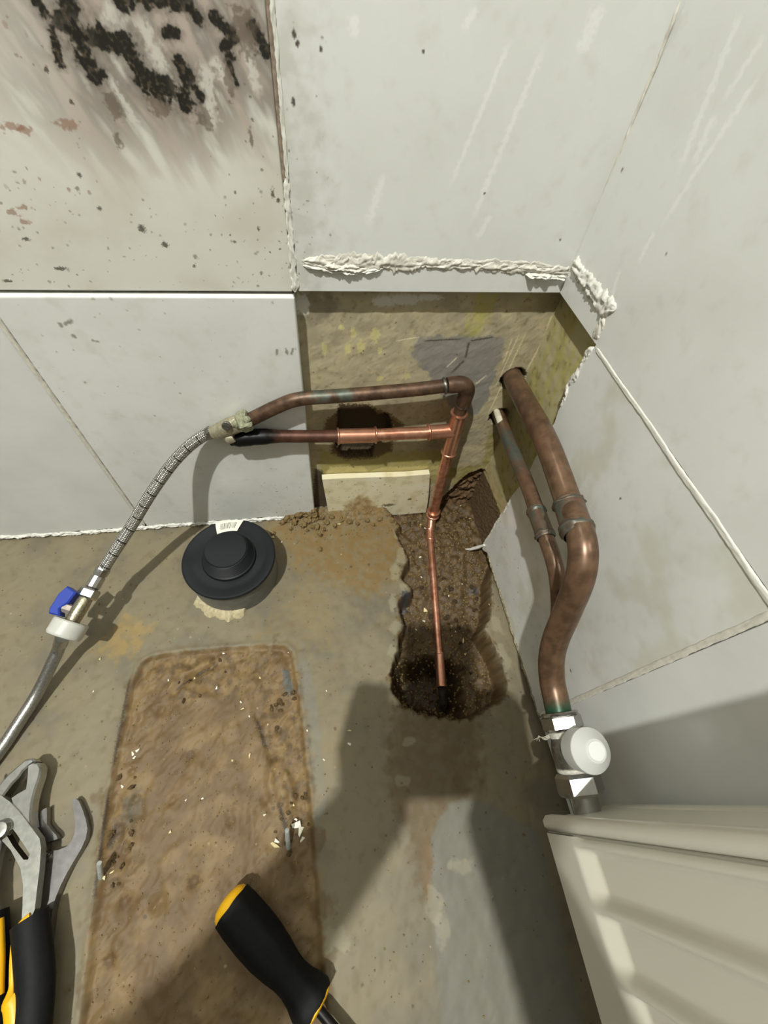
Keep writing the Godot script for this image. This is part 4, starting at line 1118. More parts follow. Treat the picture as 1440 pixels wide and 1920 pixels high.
func build_radiator() -> void:
	var x0 := -0.08
	var y0 := 0.127
	var z0 := 0.408
	var t := thing("radiator", "white fluted panel radiator hanging on the right wall", "radiator", Vector3(-0.04, y0, z0))
	var o := -t.position
	var z1 := 1.05
	var y1 := 0.6
	# pressed front: channels sunk between flat ribs, each closed by a slope at the foot
	var ni := 320
	var nj := 70
	var press := func(i: int, j: int) -> Vector3:
		var s := float(j) / (nj - 1)
		var y := y0 + 0.002 + (y1 - y0 - 0.004) * (s * 0.33 if s < 0.6 else 0.198 + (s - 0.6) * 2.005)
		var zz := 0.4194 + (z1 - 0.4194) * i / (ni - 1)
		var c := fposmod(zz - 0.4245, 0.0352) / 0.0352
		var sunk := smoothstep(0.0, 0.13, c) * (1.0 - smoothstep(0.72, 0.96, c))
		var foot := clampf((y - y0 - 0.046) / 0.016, 0.0, 1.0) * smoothstep(y1 - 0.036, y1 - 0.06, y)
		return Vector3(x0 + 0.001 + 0.0072 * sunk * foot, y, zz) + o
	obj("front_panel", MB.new().grid(ni, nj, press).mesh(M.radiator, 180), t)
	# rounded end flange, seen as the near upright rim
	var rim := []
	for k in 15:
		var g := PI * k / 14.0
		rim.append(Vector2(z0 + 0.0042 - cos(g) * 0.0042, x0 + 0.0045 - sin(g) * 0.006))
	var fl := MB.new()
	fl.box(Vector3(x0, y0, z0) + o, Vector3(x0 + 0.012, y1, z0 + 0.0104) + o, 0.0032)
	obj("end_flange", fl.mesh(M.radiator, 60), t)
	obj("seam", MB.new().box(Vector3(x0 + 0.0022, y0 + 0.002, z0 + 0.0102) + o, Vector3(x0 + 0.012, y1 - 0.002, z0 + 0.0118) + o, 0.0004).mesh(mat(C(150, 146, 132), 0.6)), t)
	var b := MB.new()
	b.box(Vector3(x0 + 0.012, y0 + 0.001, z0 + 0.009) + o, Vector3(x0 + 0.016, y1 - 0.001, z1) + o, 0.001)
	obj("front_body", b.mesh(M.radiator, 50), t)
	b = MB.new()
	b.box(Vector3(x0 + 0.012, y0 + 0.006, z0 + 0.002) + o, Vector3(-0.012, y1 - 0.004, z0 + 0.0036) + o, 0.0004)
	obj("side_cover", b.mesh(M.radiator, 50), t)
	b = MB.new()
	b.box(Vector3(-0.028, y0 + 0.004, z0 + 0.001) + o, Vector3(-0.014, y1, z1) + o, 0.002)
	obj("back_panel", b.mesh(M.radiator, 50), t)
	b = MB.new()
	b.box(Vector3(x0 + 0.002, y1 - 0.002, z0 + 0.002) + o, Vector3(-0.014, y1 + 0.004, z1) + o, 0.001)
	for k in 30:
		b.box(Vector3(x0 + 0.012, y1 + 0.003, z0 + 0.012 + k * 0.021) + o, Vector3(-0.024, y1 + 0.0055, z0 + 0.022 + k * 0.021) + o, 0.0005)
	obj("top_grille", b.mesh(M.radiator, 50), t)
	for k in 2:
		piece("bracket", MB.new().box(Vector3(-0.016, 0.3, 0.5 + k * 0.4) + o, Vector3(0.001, 0.42, 0.53 + k * 0.4) + o, 0.001).mesh(M.radiator), t)
	obj("tapping", MB.new().lathe([Vector2(0.0, -0.02), Vector2(0.015, -0.02), Vector2(0.015, 0.0), Vector2(0.0, 0.0)], 24, along(Vector3(-0.048, 0.148, z0 + 0.004), Vector3(0, 0, -1)).translated(o)).mesh(M.radiator), t)


func build_copper_run() -> void:
	var t := thing("copper_pipe_run", "soldered copper pipe run with a bright new tee in the plaster cut-out", "pipe", Vector3(-0.0753, 0.184, 0.012))
	var o := -t.position
	var bright := patina(L(230, 172, 144), L(196, 134, 106), L(160, 104, 76), 0.0)
	var old := patina(L(122, 94, 74), L(88, 68, 54), L(96, 108, 96), 0.02)
	var sh := func(list: Array) -> Array:
		var out := []
		for p in list:
			out.append(p + o)
		return out
	var z := 0.0125
	# old upper pipe, bent down to the valve at its left end
	var up := [Vector3(-0.0974, 0.253, 0.0125), Vector3(-0.1296, 0.2494, 0.0125), Vector3(-0.1651, 0.2467, 0.0125), Vector3(-0.2002, 0.2444, 0.0125), Vector3(-0.229, 0.243, 0.0125), Vector3(-0.2472, 0.2423, 0.0125), Vector3(-0.2575, 0.2409, 0.0125), Vector3(-0.2661, 0.2387, 0.0125), Vector3(-0.2761, 0.2343, 0.0125), Vector3(-0.29, 0.2271, 0.0125), Vector3(-0.3043, 0.219, 0.0125), Vector3(-0.3168, 0.2121, 0.0125)]
	var upcol := func(p: Vector3, s: float) -> Color:
		var c: Color = old.call(p, s)
		var k := smoothstep(0.36, 0.43, s) * (1.0 - smoothstep(0.60, 0.68, s))
		return c.lerp(L(106, 120, 110), 0.75 * k * smoothstep(-0.1, 0.45, noise_a.get_noise_3dv(p + o * -1.0) + 0.2))
	piece("pipe", MB.new().tube(even(spline(sh.call(up), 6), 0.002), 0.0075, 28, upcol).mesh(M.copper_old, 60), t, "old brown copper pipe with green streaks")
	# elbow
	var e: Vector3 = Vector3(-0.0951, 0.2536, 0.0125) + o
	var dn: Vector3 = Vector3(-0.0699, 0.2263, 0.0125) + o
	var top := [e, e + Vector3(0.006, 0.0004, 0)]
	var mid := Vector3(dn.x, e.y + 0.001, e.z)
	var bend := []
	for k in 9:
		var g := PI / 2 * k / 8.0
		bend.append(Vector3(mid.x - 0.0115 + sin(g) * 0.0115, mid.y - 0.0115 + cos(g) * 0.0115, e.z))
	var el := top + bend + [dn + Vector3(0, 0.002, 0), dn]
	var er := []
	for k in el.size():
		er.append(0.0092 if k > 0 and k < el.size() - 1 else 0.0086)
	piece("elbow", MB.new().tube(el, er, 28, old).mesh(M.copper_old, 60), t, "old brown elbow fitting")
	piece("solder_ring", sleeve(Vector3(-0.0963, 0.2533, 0.0125) + o, Vector3(-0.0992, 0.2527, 0.0125) + o, 0.0086, 0.0095, M.chrome_dull, Color.WHITE), t, "grey solder ring")
	piece("solder_ring", sleeve(Vector3(-0.0698, 0.2271, 0.0125) + o, Vector3(-0.0696, 0.2239, 0.0125) + o, 0.0080, 0.0090, M.chrome_dull, Color.WHITE), t, "grey solder ring")
	piece("pipe", MB.new().tube([dn, Vector3(-0.0715, 0.2056, 0.0125) + o], 0.0075, 24, old).mesh(M.copper_old, 60), t)
	# tee
	var ta: Vector3 = Vector3(-0.0713, 0.2132, 0.0125) + o
	var tb: Vector3 = Vector3(-0.0691, 0.142, 0.0125) + o
	var ax: Vector3 = (tb - ta).normalized()
	var cross: Vector3 = ta + ax * (Vector3(-0.0719, 0.1834, 0.0125) + o - ta).dot(ax)
	var tee := piece("tee_fitting", sleeve(ta, tb, 0.0091, 0.0107, M.copper, bright), t, "bright copper tee")
	piece("branch_socket", sleeve(cross, Vector3(-0.1046, 0.1817, 0.0125) + o, 0.0089, 0.0106, M.copper, bright, 2), tee)
	piece("pipe", MB.new().tube(even([Vector3(-0.1019, 0.182, 0.0125), Vector3(-0.1794, 0.1818, 0.0125)].map(func(p): return p + o), 0.002), 0.0076, 28, bright).mesh(M.copper, 60), t, "short bright copper pipe")
	piece("coupling", sleeve(Vector3(-0.1689, 0.1816, 0.0125) + o, Vector3(-0.2169, 0.1824, 0.0125) + o, 0.0090, 0.0106, M.copper, bright), t, "bright copper coupling")
	var lo := [Vector3(-0.2118, 0.1826, 0.0125), Vector3(-0.2372, 0.1838, 0.0125), Vector3(-0.2621, 0.1854, 0.0125), Vector3(-0.2925, 0.1873, 0.0125), Vector3(-0.3165, 0.1872, 0.0125), Vector3(-0.3304, 0.1863, 0.0125), Vector3(-0.3399, 0.1835, 0.0125)]
	var locol := func(p: Vector3, s: float) -> Color:
		var c: Color = patina(L(112, 76, 60), L(96, 64, 52), L(120, 112, 104), 0.1).call(p, s)
		return c.lerp(L(24, 25, 22), smoothstep(0.46, 0.62, s + 0.08 * noise_a.get_noise_3dv(p * 1.5)))
	var lr := []
	var lp := even(spline(sh.call(lo), 5), 0.002)
	for k in lp.size():
		var s := float(k) / (lp.size() - 1)
		lr.append(0.0075 + 0.0022 * smoothstep(0.5, 0.7, s) - 0.0030 * smoothstep(0.92, 1.0, s) + 0.0008 * noise_a.get_noise_1d(s * 0.2) * smoothstep(0.5, 0.7, s))
	piece("pipe", MB.new().tube(lp, lr, 28, locol).mesh(M.copper_old, 60), t, "old pipe end burnt black by the torch")
	# bright downpipe
	var va: Vector3 = Vector3(-0.07, 0.1462, 0.0125) + o
	var vb: Vector3 = Vector3(-0.0637, -0.003, 0.0125) + o
	piece("pipe", MB.new().tube(even([va, vb], 0.002), 0.0076, 28, bright).mesh(M.copper, 60), t, "bright vertical copper pipe")
	# reducing elbow turning forward
	var fa: Vector3 = Vector3(-0.071, -0.022, 0.0377) + o
	var fb: Vector3 = Vector3(-0.0973, -0.05, 0.265) + o
	var red := piece("reducing_elbow", sleeve(Vector3(-0.0641, 0.0061, 0.0125) + o, Vector3(-0.0633, -0.0077, 0.0125) + o, 0.0090, 0.0108, M.copper, bright), t, "bright copper reducing elbow")
	var turn := [vb, vb + Vector3(-0.001, -0.008, 0.002), vb.lerp(fa, 0.6) + Vector3(0, -0.004, 0), fa, fa.lerp(fb, 0.05)]
	piece("elbow_bend", MB.new().tube(spline(turn, 5), 0.0068, 24, bright).mesh(M.copper, 60), red)
	piece("elbow_socket", sleeve(fa.lerp(fb, -0.03), fa.lerp(fb, 0.055), 0.0069, 0.0078, M.copper, bright), red)
	piece("pipe", MB.new().tube(even([fa, fb], 0.002), 0.0059, 24, bright).mesh(M.copper, 60), t, "thin bright copper pipe along the trench")
	piece("coupling", sleeve(fa.lerp(fb, 0.805), fa.lerp(fb, 1.0), 0.0068, 0.0078, M.copper, bright), t, "small bright copper coupling")
	var grey := patina(L(112, 106, 98), L(82, 76, 68), L(96, 90, 84), 0.0)
	piece("pipe", MB.new().tube(even([fb, Vector3(-0.0954, -0.064, 0.279) + o, Vector3(-0.0937, -0.09, 0.2913) + o], 0.003), 0.0056, 20, grey).mesh(M.copper_old, 60), t, "grey buried pipe end")


func build_radiator_pipes() -> void:
	var pat := patina(L(126, 98, 76), L(98, 76, 58), L(98, 110, 98), -0.1)
	# wide pipe
	var t := thing("radiator_pipe", "wider brown copper pipe from wall hole to radiator valve", "pipe", Vector3(-0.01, 0.2412, -0.012))
	var o := -t.position
	var pts := [Vector3(-0.002, 0.238, -0.03), Vector3(-0.009, 0.246, -0.002), Vector3(-0.019, 0.2616, 0.066), Vector3(-0.026, 0.2716, 0.1244), Vector3(-0.032, 0.2714, 0.1878), Vector3(-0.038, 0.2777, 0.2108), Vector3(-0.042, 0.2795, 0.2309), Vector3(-0.044, 0.2743, 0.2446), Vector3(-0.046, 0.2607, 0.2576), Vector3(-0.046, 0.2287, 0.2702), Vector3(-0.047, 0.1958, 0.2834), Vector3(-0.048, 0.1781, 0.2956), Vector3(-0.048, 0.1655, 0.3111), Vector3(-0.048, 0.1604, 0.326), Vector3(-0.048, 0.1568, 0.3377)]
	for k in pts.size():
		pts[k] += o
	var col := func(p: Vector3, s: float) -> Color:
		var c: Color = pat.call(p, s)
		return c.lerp(L(52, 84, 66), smoothstep(0.955, 0.985, s))
	piece("pipe", MB.new().tube(even(spline(pts, 8), 0.0025), 0.0112, 32, col).mesh(M.copper_dull, 60), t)
	var gp := patina(L(134, 98, 76), L(104, 112, 102), L(90, 118, 104), 0.25)
	piece("coupling", sleeve(Vector3(-0.0325, 0.2709, 0.1919) + o, Vector3(-0.04, 0.277, 0.2206) + o, 0.0124, 0.0132, M.copper_old, gp), t, "soldered copper coupling gone grey at its rims")
	for q in [[Vector3(-0.0325, 0.2711, 0.1881), Vector3(-0.033, 0.2704, 0.196)], [Vector3(-0.0392, 0.2764, 0.2151), Vector3(-0.0418, 0.2782, 0.2277)]]:
		solder(t, q[0] + o, q[1] + o, 0.0134, patina(L(104, 108, 98), L(120, 98, 80), L(86, 108, 98), 0.2))
	# narrow pipe behind it
	t = thing("radiator_pipe", "narrower brown copper pipe running behind the wider one", "pipe", Vector3(-0.006, 0.183, -0.012))
	o = -t.position
	pts = [Vector3(-0.004, 0.178, -0.03), Vector3(-0.007, 0.188, 0.0), Vector3(-0.017, 0.2007, 0.058), Vector3(-0.023, 0.2107, 0.1193), Vector3(-0.029, 0.2159, 0.1725), Vector3(-0.031, 0.2167, 0.1974), Vector3(-0.032, 0.2162, 0.2173), Vector3(-0.031, 0.2077, 0.2352), Vector3(-0.027, 0.1822, 0.2569), Vector3(-0.022, 0.1402, 0.2778), Vector3(-0.02, 0.1125, 0.3011), Vector3(-0.02, 0.1015, 0.3312), Vector3(-0.02, 0.0954, 0.3754), Vector3(-0.02, 0.0878, 0.4096), Vector3(-0.02, 0.088, 0.47), Vector3(-0.02, 0.088, 0.75)]
	for k in pts.size():
		pts[k] += o
	var col2 := func(p: Vector3, s: float) -> Color:
		var c: Color = pat.call(p, s)
		var k := smoothstep(0.06, 0.10, s) * (1.0 - smoothstep(0.15, 0.2, s))
		return c.lerp(L(104, 114, 106), 0.8 * k * smoothstep(-0.3, 0.3, noise_a.get_noise_3dv(p) + 0.2))
	piece("pipe", MB.new().tube(even(spline(pts, 8), 0.0025), 0.0077, 28, col2).mesh(M.copper_dull, 60), t)
	piece("coupling", sleeve(Vector3(-0.0275, 0.2138, 0.1582) + o, Vector3(-0.031, 0.2174, 0.1924) + o, 0.0088, 0.0096, M.copper_old, gp), t, "small soldered copper coupling with grey rims")
	for q in [[Vector3(-0.0273, 0.2135, 0.1573), Vector3(-0.0282, 0.2144, 0.1658)], [Vector3(-0.0303, 0.2164, 0.1858), Vector3(-0.0312, 0.2171, 0.1946)]]:
		solder(t, q[0] + o, q[1] + o, 0.0097, patina(L(104, 108, 98), L(120, 98, 80), L(86, 108, 98), 0.2))
	# the cream plug in the lower hole
	var pl := obj("plastic_sleeve", MB.new().tube([Vector3(-0.0101, 0.1906, -0.01), Vector3(-0.0163, 0.1995, 0.01), Vector3(-0.0097, 0.1873, 0.0175)], 0.0040, 14).mesh(mat(C(220, 214, 192), 0.5)))
	tag(pl, "short cream plastic stub beside the narrower pipe in its wall hole", "sleeve")


func build_radiator_valve() -> void:
	var t := thing("radiator_valve", "chrome radiator valve with a white plastic cap between wide pipe and radiator", "valve", Vector3(-0.048, 0.1621, 0.3642))
	var o := -t.position
	var p0: Vector3 = Vector3(-0.048, 0.1581, 0.3344) + o
	var p1: Vector3 = Vector3(-0.048, 0.1481, 0.4059) + o
	var d := (p1 - p0).normalized()
	var n := p0.distance_to(p1)
	var g := func(s: float) -> Vector3: return p0 + d * n * s
	piece("washer", MB.new().lathe([Vector2(0, 0), Vector2(0.0150, 0), Vector2(0.0160, 0.0012), Vector2(0.0150, 0.003), Vector2(0, 0.003)], 32, along(g.call(0.03), d)).mesh(M.chrome), t)
	hexnut(t, "compression_nut", g.call(0.06), d, 0.0172, 0.0125, M.chrome, 0.35)
	piece("thread_tape", MB.new().lathe([Vector2(0, 0), Vector2(0.0120, 0), Vector2(0.0142, 0.0014), Vector2(0.0134, 0.004), Vector2(0.0126, 0.006), Vector2(0, 0.006)], 24, along(g.call(0.225), d)).mesh(M.ptfe), t, "white thread tape")
	var body := MB.new()
	body.lathe([Vector2(0, 0), Vector2(0.0105, 0), Vector2(0.0125, 0.004), Vector2(0.0150, 0.012), Vector2(0.0150, 0.024), Vector2(0.0125, 0.032), Vector2(0.0110, 0.036), Vector2(0, 0.036)], 32, along(g.call(0.24), d))
	piece("valve_body", body.mesh(M.chrome_dull), t)
	var up := Vector3(0.04, 0.97, 0.14).normalized()
	var c0: Vector3 = Vector3(-0.048, 0.1618, 0.3657) + o
	piece("neck", MB.new().lathe([Vector2(0, -0.004), Vector2(0.0115, -0.004), Vector2(0.0115, 0.013), Vector2(0, 0.013)], 28, along(c0, up)).mesh(M.chrome_dull), t)
	var cap := piece("cap", MB.new().lathe([Vector2(0, 0.006), Vector2(0.0148, 0.006), Vector2(0.0158, 0.008), Vector2(0.0168, 0.0235), Vector2(0.0164, 0.0246), Vector2(0.0085, 0.0318), Vector2(0.0076, 0.0320), Vector2(0, 0.0320)], 40, along(c0, up)).mesh(mat(C(192, 193, 188), 0.45), 25), t, "white plastic cap")
	piece("cap_button", MB.new().lathe([Vector2(0, 0.0318), Vector2(0.0070, 0.0318), Vector2(0.0068, 0.0326), Vector2(0, 0.0328)], 28, along(c0, up)).mesh(mat(C(216, 216, 212), 0.4)), cap)
	piece("thread_tape", MB.new().lathe([Vector2(0, 0), Vector2(0.0130, 0), Vector2(0.0150, 0.0015), Vector2(0.0148, 0.003), Vector2(0.0134, 0.0045), Vector2(0, 0.005)], 24, along(g.call(0.60), d)).mesh(M.ptfe), t, "stained thread tape")
	hexnut(t, "union_nut", g.call(0.665), d, 0.0185, 0.0165, M.chrome, 0.3)
	piece("tail", MB.new().lathe([Vector2(0, 0), Vector2(0.0130, 0), Vector2(0.0112, 0.003), Vector2(0.0108, 0.020), Vector2(0, 0.020)], 28, along(g.call(0.85), d)).mesh(M.chrome), t)
	# loose tape threads
	var m := MB.new()
	for k in 3:
		var a: Vector3 = g.call(0.245) + Vector3(-0.012, -0.003 - k * 0.0006, 0.001 * k)
		m.tube(spline([a, a + Vector3(-0.006, 0.0003 * k, 0.0015), a + Vector3(-0.010, -0.001, 0.001 - 0.0016 * k), a + Vector3(-0.015 + 0.002 * k, -0.002 + 0.001 * k, 0.002)], 5), 0.00035, 6)
	piece("tape_thread", m.mesh(mat(C(222, 216, 200), 0.7)), t)


func braid_material() -> StandardMaterial3D:
	var im := Image.create_empty(64, 256, false, Image.FORMAT_RGB8)
	var hm := Image.create_empty(64, 256, false, Image.FORMAT_RGB8)
	for y in 256:
		for x in 64:
			# two families of strands crossing, eight turns round, woven over and under
			var u := x / 64.0 * 16.0
			var v := y / 256.0 * 32.0
			var a := fposmod(u + v * 0.5, 1.0)
			var b := fposmod(u - v * 0.5, 1.0)
			var over := (int(floor(u + v * 0.5)) + int(floor(u - v * 0.5))) % 2 == 0
			var h := sin(PI * a) if over else sin(PI * b)
			var c := C(74, 71, 64).lerp(C(226, 224, 216), h)
			if fposmod(v + u * 0.22, 16.0) < 1.0 and fposmod(u, 16.0) < 11.0:
				c = c.lerp(C(24, 24, 22), 0.9)
			im.set_pixel(x, y, c)
			hm.set_pixel(x, y, Color(h, h, h))
	var m := mat(Color.WHITE, 0.27, 0.85)
	m.albedo_texture = ImageTexture.create_from_image(im)
	m.heightmap_enabled = true
	m.heightmap_texture = ImageTexture.create_from_image(hm)
	m.heightmap_scale = 0.09
	m.uv1_scale = Vector3(1, 1.0 / 0.036, 1)
	return m


# a braided hose needs its own seam so that the weave closes
func braided(pts: Array, r: float, m: Material) -> ArrayMesh:
	var segs := 24
	var b := MB.new()
	var side := (pts[1] - pts[0] as Vector3).normalized().cross(Vector3.UP).normalized()
	var run := 0.0
	var n := pts.size()
	for i in n:
		var d: Vector3 = (pts[mini(i + 1, n - 1)] - pts[maxi(i - 1, 0)]).normalized()
		side = (side - d * side.dot(d)).normalized()
		var other := d.cross(side)
		if i > 0:
			run += pts[i].distance_to(pts[i - 1])
		for k in segs + 1:
			var g := TAU * k / segs
			b.vert(pts[i] + (side * cos(g) + other * sin(g)) * r, Vector2(float(k) / segs, run))
	for i in n - 1:
		for k in segs:
			var a := i * (segs + 1) + k
			b.quad(a, a + 1, a + segs + 2, a + segs + 1)
	return b.mesh(m, 180)


func build_hoses() -> void:
	var bm := braid_material()
	# isolating valve where the old pipe meets the hose
	var v := thing("isolating_valve", "crusted brass isolating valve with a screw slot at old pipe end", "valve", Vector3(-0.3351, 0.2109, 0.016))
	var o := -v.position
	var a: Vector3 = Vector3(-0.3127, 0.216, 0.0135) + o
	var b: Vector3 = Vector3(-0.3555, 0.2005, 0.0165) + o
	var d := (b - a).normalized()
	var crust := mottled(C(176, 178, 146), 0.7, 0.1, 0.4, 60.0, 141, false, 0.06)
	hexnut(v, "compression_nut", a, d, 0.0122, 0.012, crust, 0.2).set_meta("label", "nut crusted pale green")
	var lump := MB.new()
	for k in 7:
		var q := a + d * (0.002 + 0.0021 * k) + Vector3(0.003 * sin(k * 2.1), 0.006 * cos(k * 1.3), 0.006 + 0.002 * sin(k * 1.7))
		lump.lump(Vector3(0.0046, 0.004, 0.004), 150 + k, 0.5, 6, 9, Transform3D(Basis(), q))
	piece("limescale", lump.mesh(crust, 70), v, "pale green crust")
	piece("valve_body", MB.new().lathe([Vector2(0, 0), Vector2(0.0078, 0), Vector2(0.0098, 0.003), Vector2(0.0102, 0.012), Vector2(0.0092, 0.018), Vector2(0.0076, a.distance_to(b) - 0.012), Vector2(0, a.distance_to(b) - 0.012)], 24, along(a + d * 0.012, d)).mesh(mottled(C(196, 188, 160), 0.38, 0.55, 0.3, 60.0, 142)), v, "dull brass valve body")
	var face: Vector3 = Vector3(-0.3361, 0.2191, 0.026) + o
	var sc := piece("screw", MB.new().lathe([Vector2(0, -0.004), Vector2(0.0046, -0.004), Vector2(0.0046, 0.0006), Vector2(0.0040, 0.0012), Vector2(0, 0.0012)], 20, along(face, Vector3(0.0, 0.45, 0.9))).mesh(M.chrome_dull), v)
	piece("slot", MB.new().box(Vector3(-0.0034, 0.0010, -0.0006), Vector3(0.0034, 0.00135, 0.0006), 0.0, along(face, Vector3(0.0, 0.45, 0.9), Vector3(0.3, 0.9, 0))).mesh(mat(C(40, 38, 30), 0.8)), sc)
	piece("compression_nut", MB.new().lathe([Vector2(0, 0), Vector2(0.006, 0), Vector2(0.0066, 0.001), Vector2(0.0066, 0.007), Vector2(0.0045, 0.0095), Vector2(0, 0.0095)], 20, along(Vector3(-0.3336, 0.1956, 0.018) + o, (Vector3(-0.3445, 0.1924, 0.02) - Vector3(-0.3336, 0.1956, 0.018)))).mesh(mottled(C(206, 196, 170), 0.4, 0.5, 0.3, 60.0, 142)), v, "small bright brass stub")
	# upper hose
	var h := thing("braided_hose", "steel braided hose arching from the isolating valve to the blue-handled valve", "hose", Vector3(-0.4376, 0.138, 0.0505))
	o = -h.position
	var pts := [Vector3(-0.3551, 0.2021, 0.0165), Vector3(-0.3677, 0.1964, 0.0175), Vector3(-0.3832, 0.1862, 0.0205), Vector3(-0.3994, 0.1736, 0.0265), Vector3(-0.4146, 0.1601, 0.0345), Vector3(-0.4376, 0.138, 0.0505), Vector3(-0.4627, 0.110, 0.067), Vector3(-0.487, 0.0880, 0.0896), Vector3(-0.5085, 0.0690, 0.1120)]
	for k in pts.size():
		pts[k] += o
	var line := even(spline(pts, 10), 0.003)
	var cut := line.size()
	piece("braid", braided(line, 0.0066, bm), h, "steel braid with black tracer ticks")
	piece("ferrule", MB.new().tube([line[0], line[0].lerp(line[3], 0.2), line[3], line[6]], [0.0062, 0.0073, 0.0073, 0.0069], 8).mesh(M.chrome_dull, 30), h)
	piece("ferrule", MB.new().tube([line[cut - 7], line[cut - 6], line[cut - 2], line[cut - 1]], [0.0070, 0.0078, 0.0078, 0.0060], 8).mesh(M.chrome, 30), h)
	# valve with the blue lever
	v = thing("hose_valve", "chrome hose valve with a blue lever and a white plastic nut", "valve", Vector3(-0.5323, 0.060, 0.1523))
	o = -v.position
	var q0: Vector3 = Vector3(-0.5085, 0.0690, 0.1120) + o
	var q1: Vector3 = Vector3(-0.5353, 0.056, 0.1706) + o
	d = (q1 - q0).normalized()
	piece("spout", MB.new().lathe([Vector2(0, 0), Vector2(0.0066, 0), Vector2(0.0078, 0.001), Vector2(0.0078, 0.014), Vector2(0.006, 0.016), Vector2(0, 0.016)], 12, along(q0, d)).mesh(M.chrome, 20), v)
	hexnut(v, "union_nut", q0 + d * 0.016, d, 0.0112, 0.0115, M.chrome, 0.62)
	piece("valve_body", MB.new().lathe([Vector2(0, 0), Vector2(0.0072, 0), Vector2(0.0078, 0.004), Vector2(0.0082, 0.012), Vector2(0.0076, 0.026), Vector2(0.0076, 0.036), Vector2(0, 0.036)], 24, along(q0 + d * 0.027, d)).mesh(mottled(C(200, 192, 164), 0.3, 0.9, 0.4, 90.0, 143, false, 0.05)), v, "rough plated valve body")
	var across := Vector3(-0.93, 0.02, 0.0)
	across = (across - d * across.dot(d)).normalized()
	var st := q0 + d * 0.044
	piece("stem", MB.new().lathe([Vector2(0, 0), Vector2(0.0056, 0), Vector2(0.0056, 0.016), Vector2(0, 0.016)], 6, along(st, across)).mesh(mottled(C(214, 200, 188), 0.35, 0.6, 0.2, 60.0, 144), 20), v)
	var blue := mat(C(34, 60, 156), 0.36)
	var upw := d.cross(across).normalized()
	if upw.y < 0.0:
		upw = -upw
	var lever := PackedVector2Array([Vector2(0.0125, 0.010), Vector2(0.0170, 0.003), Vector2(0.0120, -0.006), Vector2(0.0105, -0.019), Vector2(0.0235, -0.0225), Vector2(0.0275, -0.012), Vector2(0.0275, 0.006), Vector2(0.0250, 0.011)])
	var lx := oriented(across, d, st + upw * -0.006)
	var lm := MB.new().prism(lever, 0.011 * signf(lx.basis.z.dot(upw)), lx, 0.0)
	if lx.basis.z.dot(upw) < 0.0:
		lx = oriented(across, d, st + upw * 0.006)
		lm = MB.new().prism(lever, 0.012, lx, 0.0015)
	else:
		lm = MB.new().prism(lever, 0.012, lx, 0.0015)
	piece("lever", lm.mesh(blue, 35), v, "blue plastic lever")
	piece("plastic_nut", MB.new().lathe([Vector2(0.0085, 0.004), Vector2(0.0085, 0.0), Vector2(0.0170, 0.0), Vector2(0.0182, 0.0015), Vector2(0.0182, 0.0155), Vector2(0.0168, 0.018), Vector2(0.0120, 0.019), Vector2(0.0, 0.019)], 30, along(q0 + d * 0.055, d)).mesh(M.white_plastic, 30), v, "ribbed white plastic nut")
	# lower hose
	h = thing("braided_hose", "thin silver hose leaving the white plastic nut towards the tools", "hose", Vector3(-0.554, 0.03, 0.1938))
	o = -h.position
	pts = [q1 + v.position + d * 0.008, Vector3(-0.5480, 0.0400, 0.1850), Vector3(-0.554, 0.0330, 0.1938), Vector3(-0.5721, 0.0150, 0.2245), Vector3(-0.5865, 0.0095, 0.2545), Vector3(-0.5960, 0.0075, 0.2750), Vector3(-0.615, 0.0075, 0.312), Vector3(-0.64, 0.0078, 0.35), Vector3(-0.69, 0.0078, 0.41), Vector3(-0.80, 0.0078, 0.50), Vector3(-0.98, 0.0078, 0.60), Vector3(-1.25, 0.0078, 0.68), Vector3(-1.6, 0.0078, 0.72)]
	for k in pts.size():
		pts[k] += o
	line = even(spline(pts, 10), 0.003)
	piece("braid", braided(line, 0.0064, mottled(C(186, 184, 176), 0.3, 0.85, 0.35, 120.0, 145, false, 0.04)), h)
	piece("ferrule", MB.new().tube([line[0], line[2], line[7]], [0.0070, 0.0072, 0.0070], 16).mesh(M.chrome, 40), h)


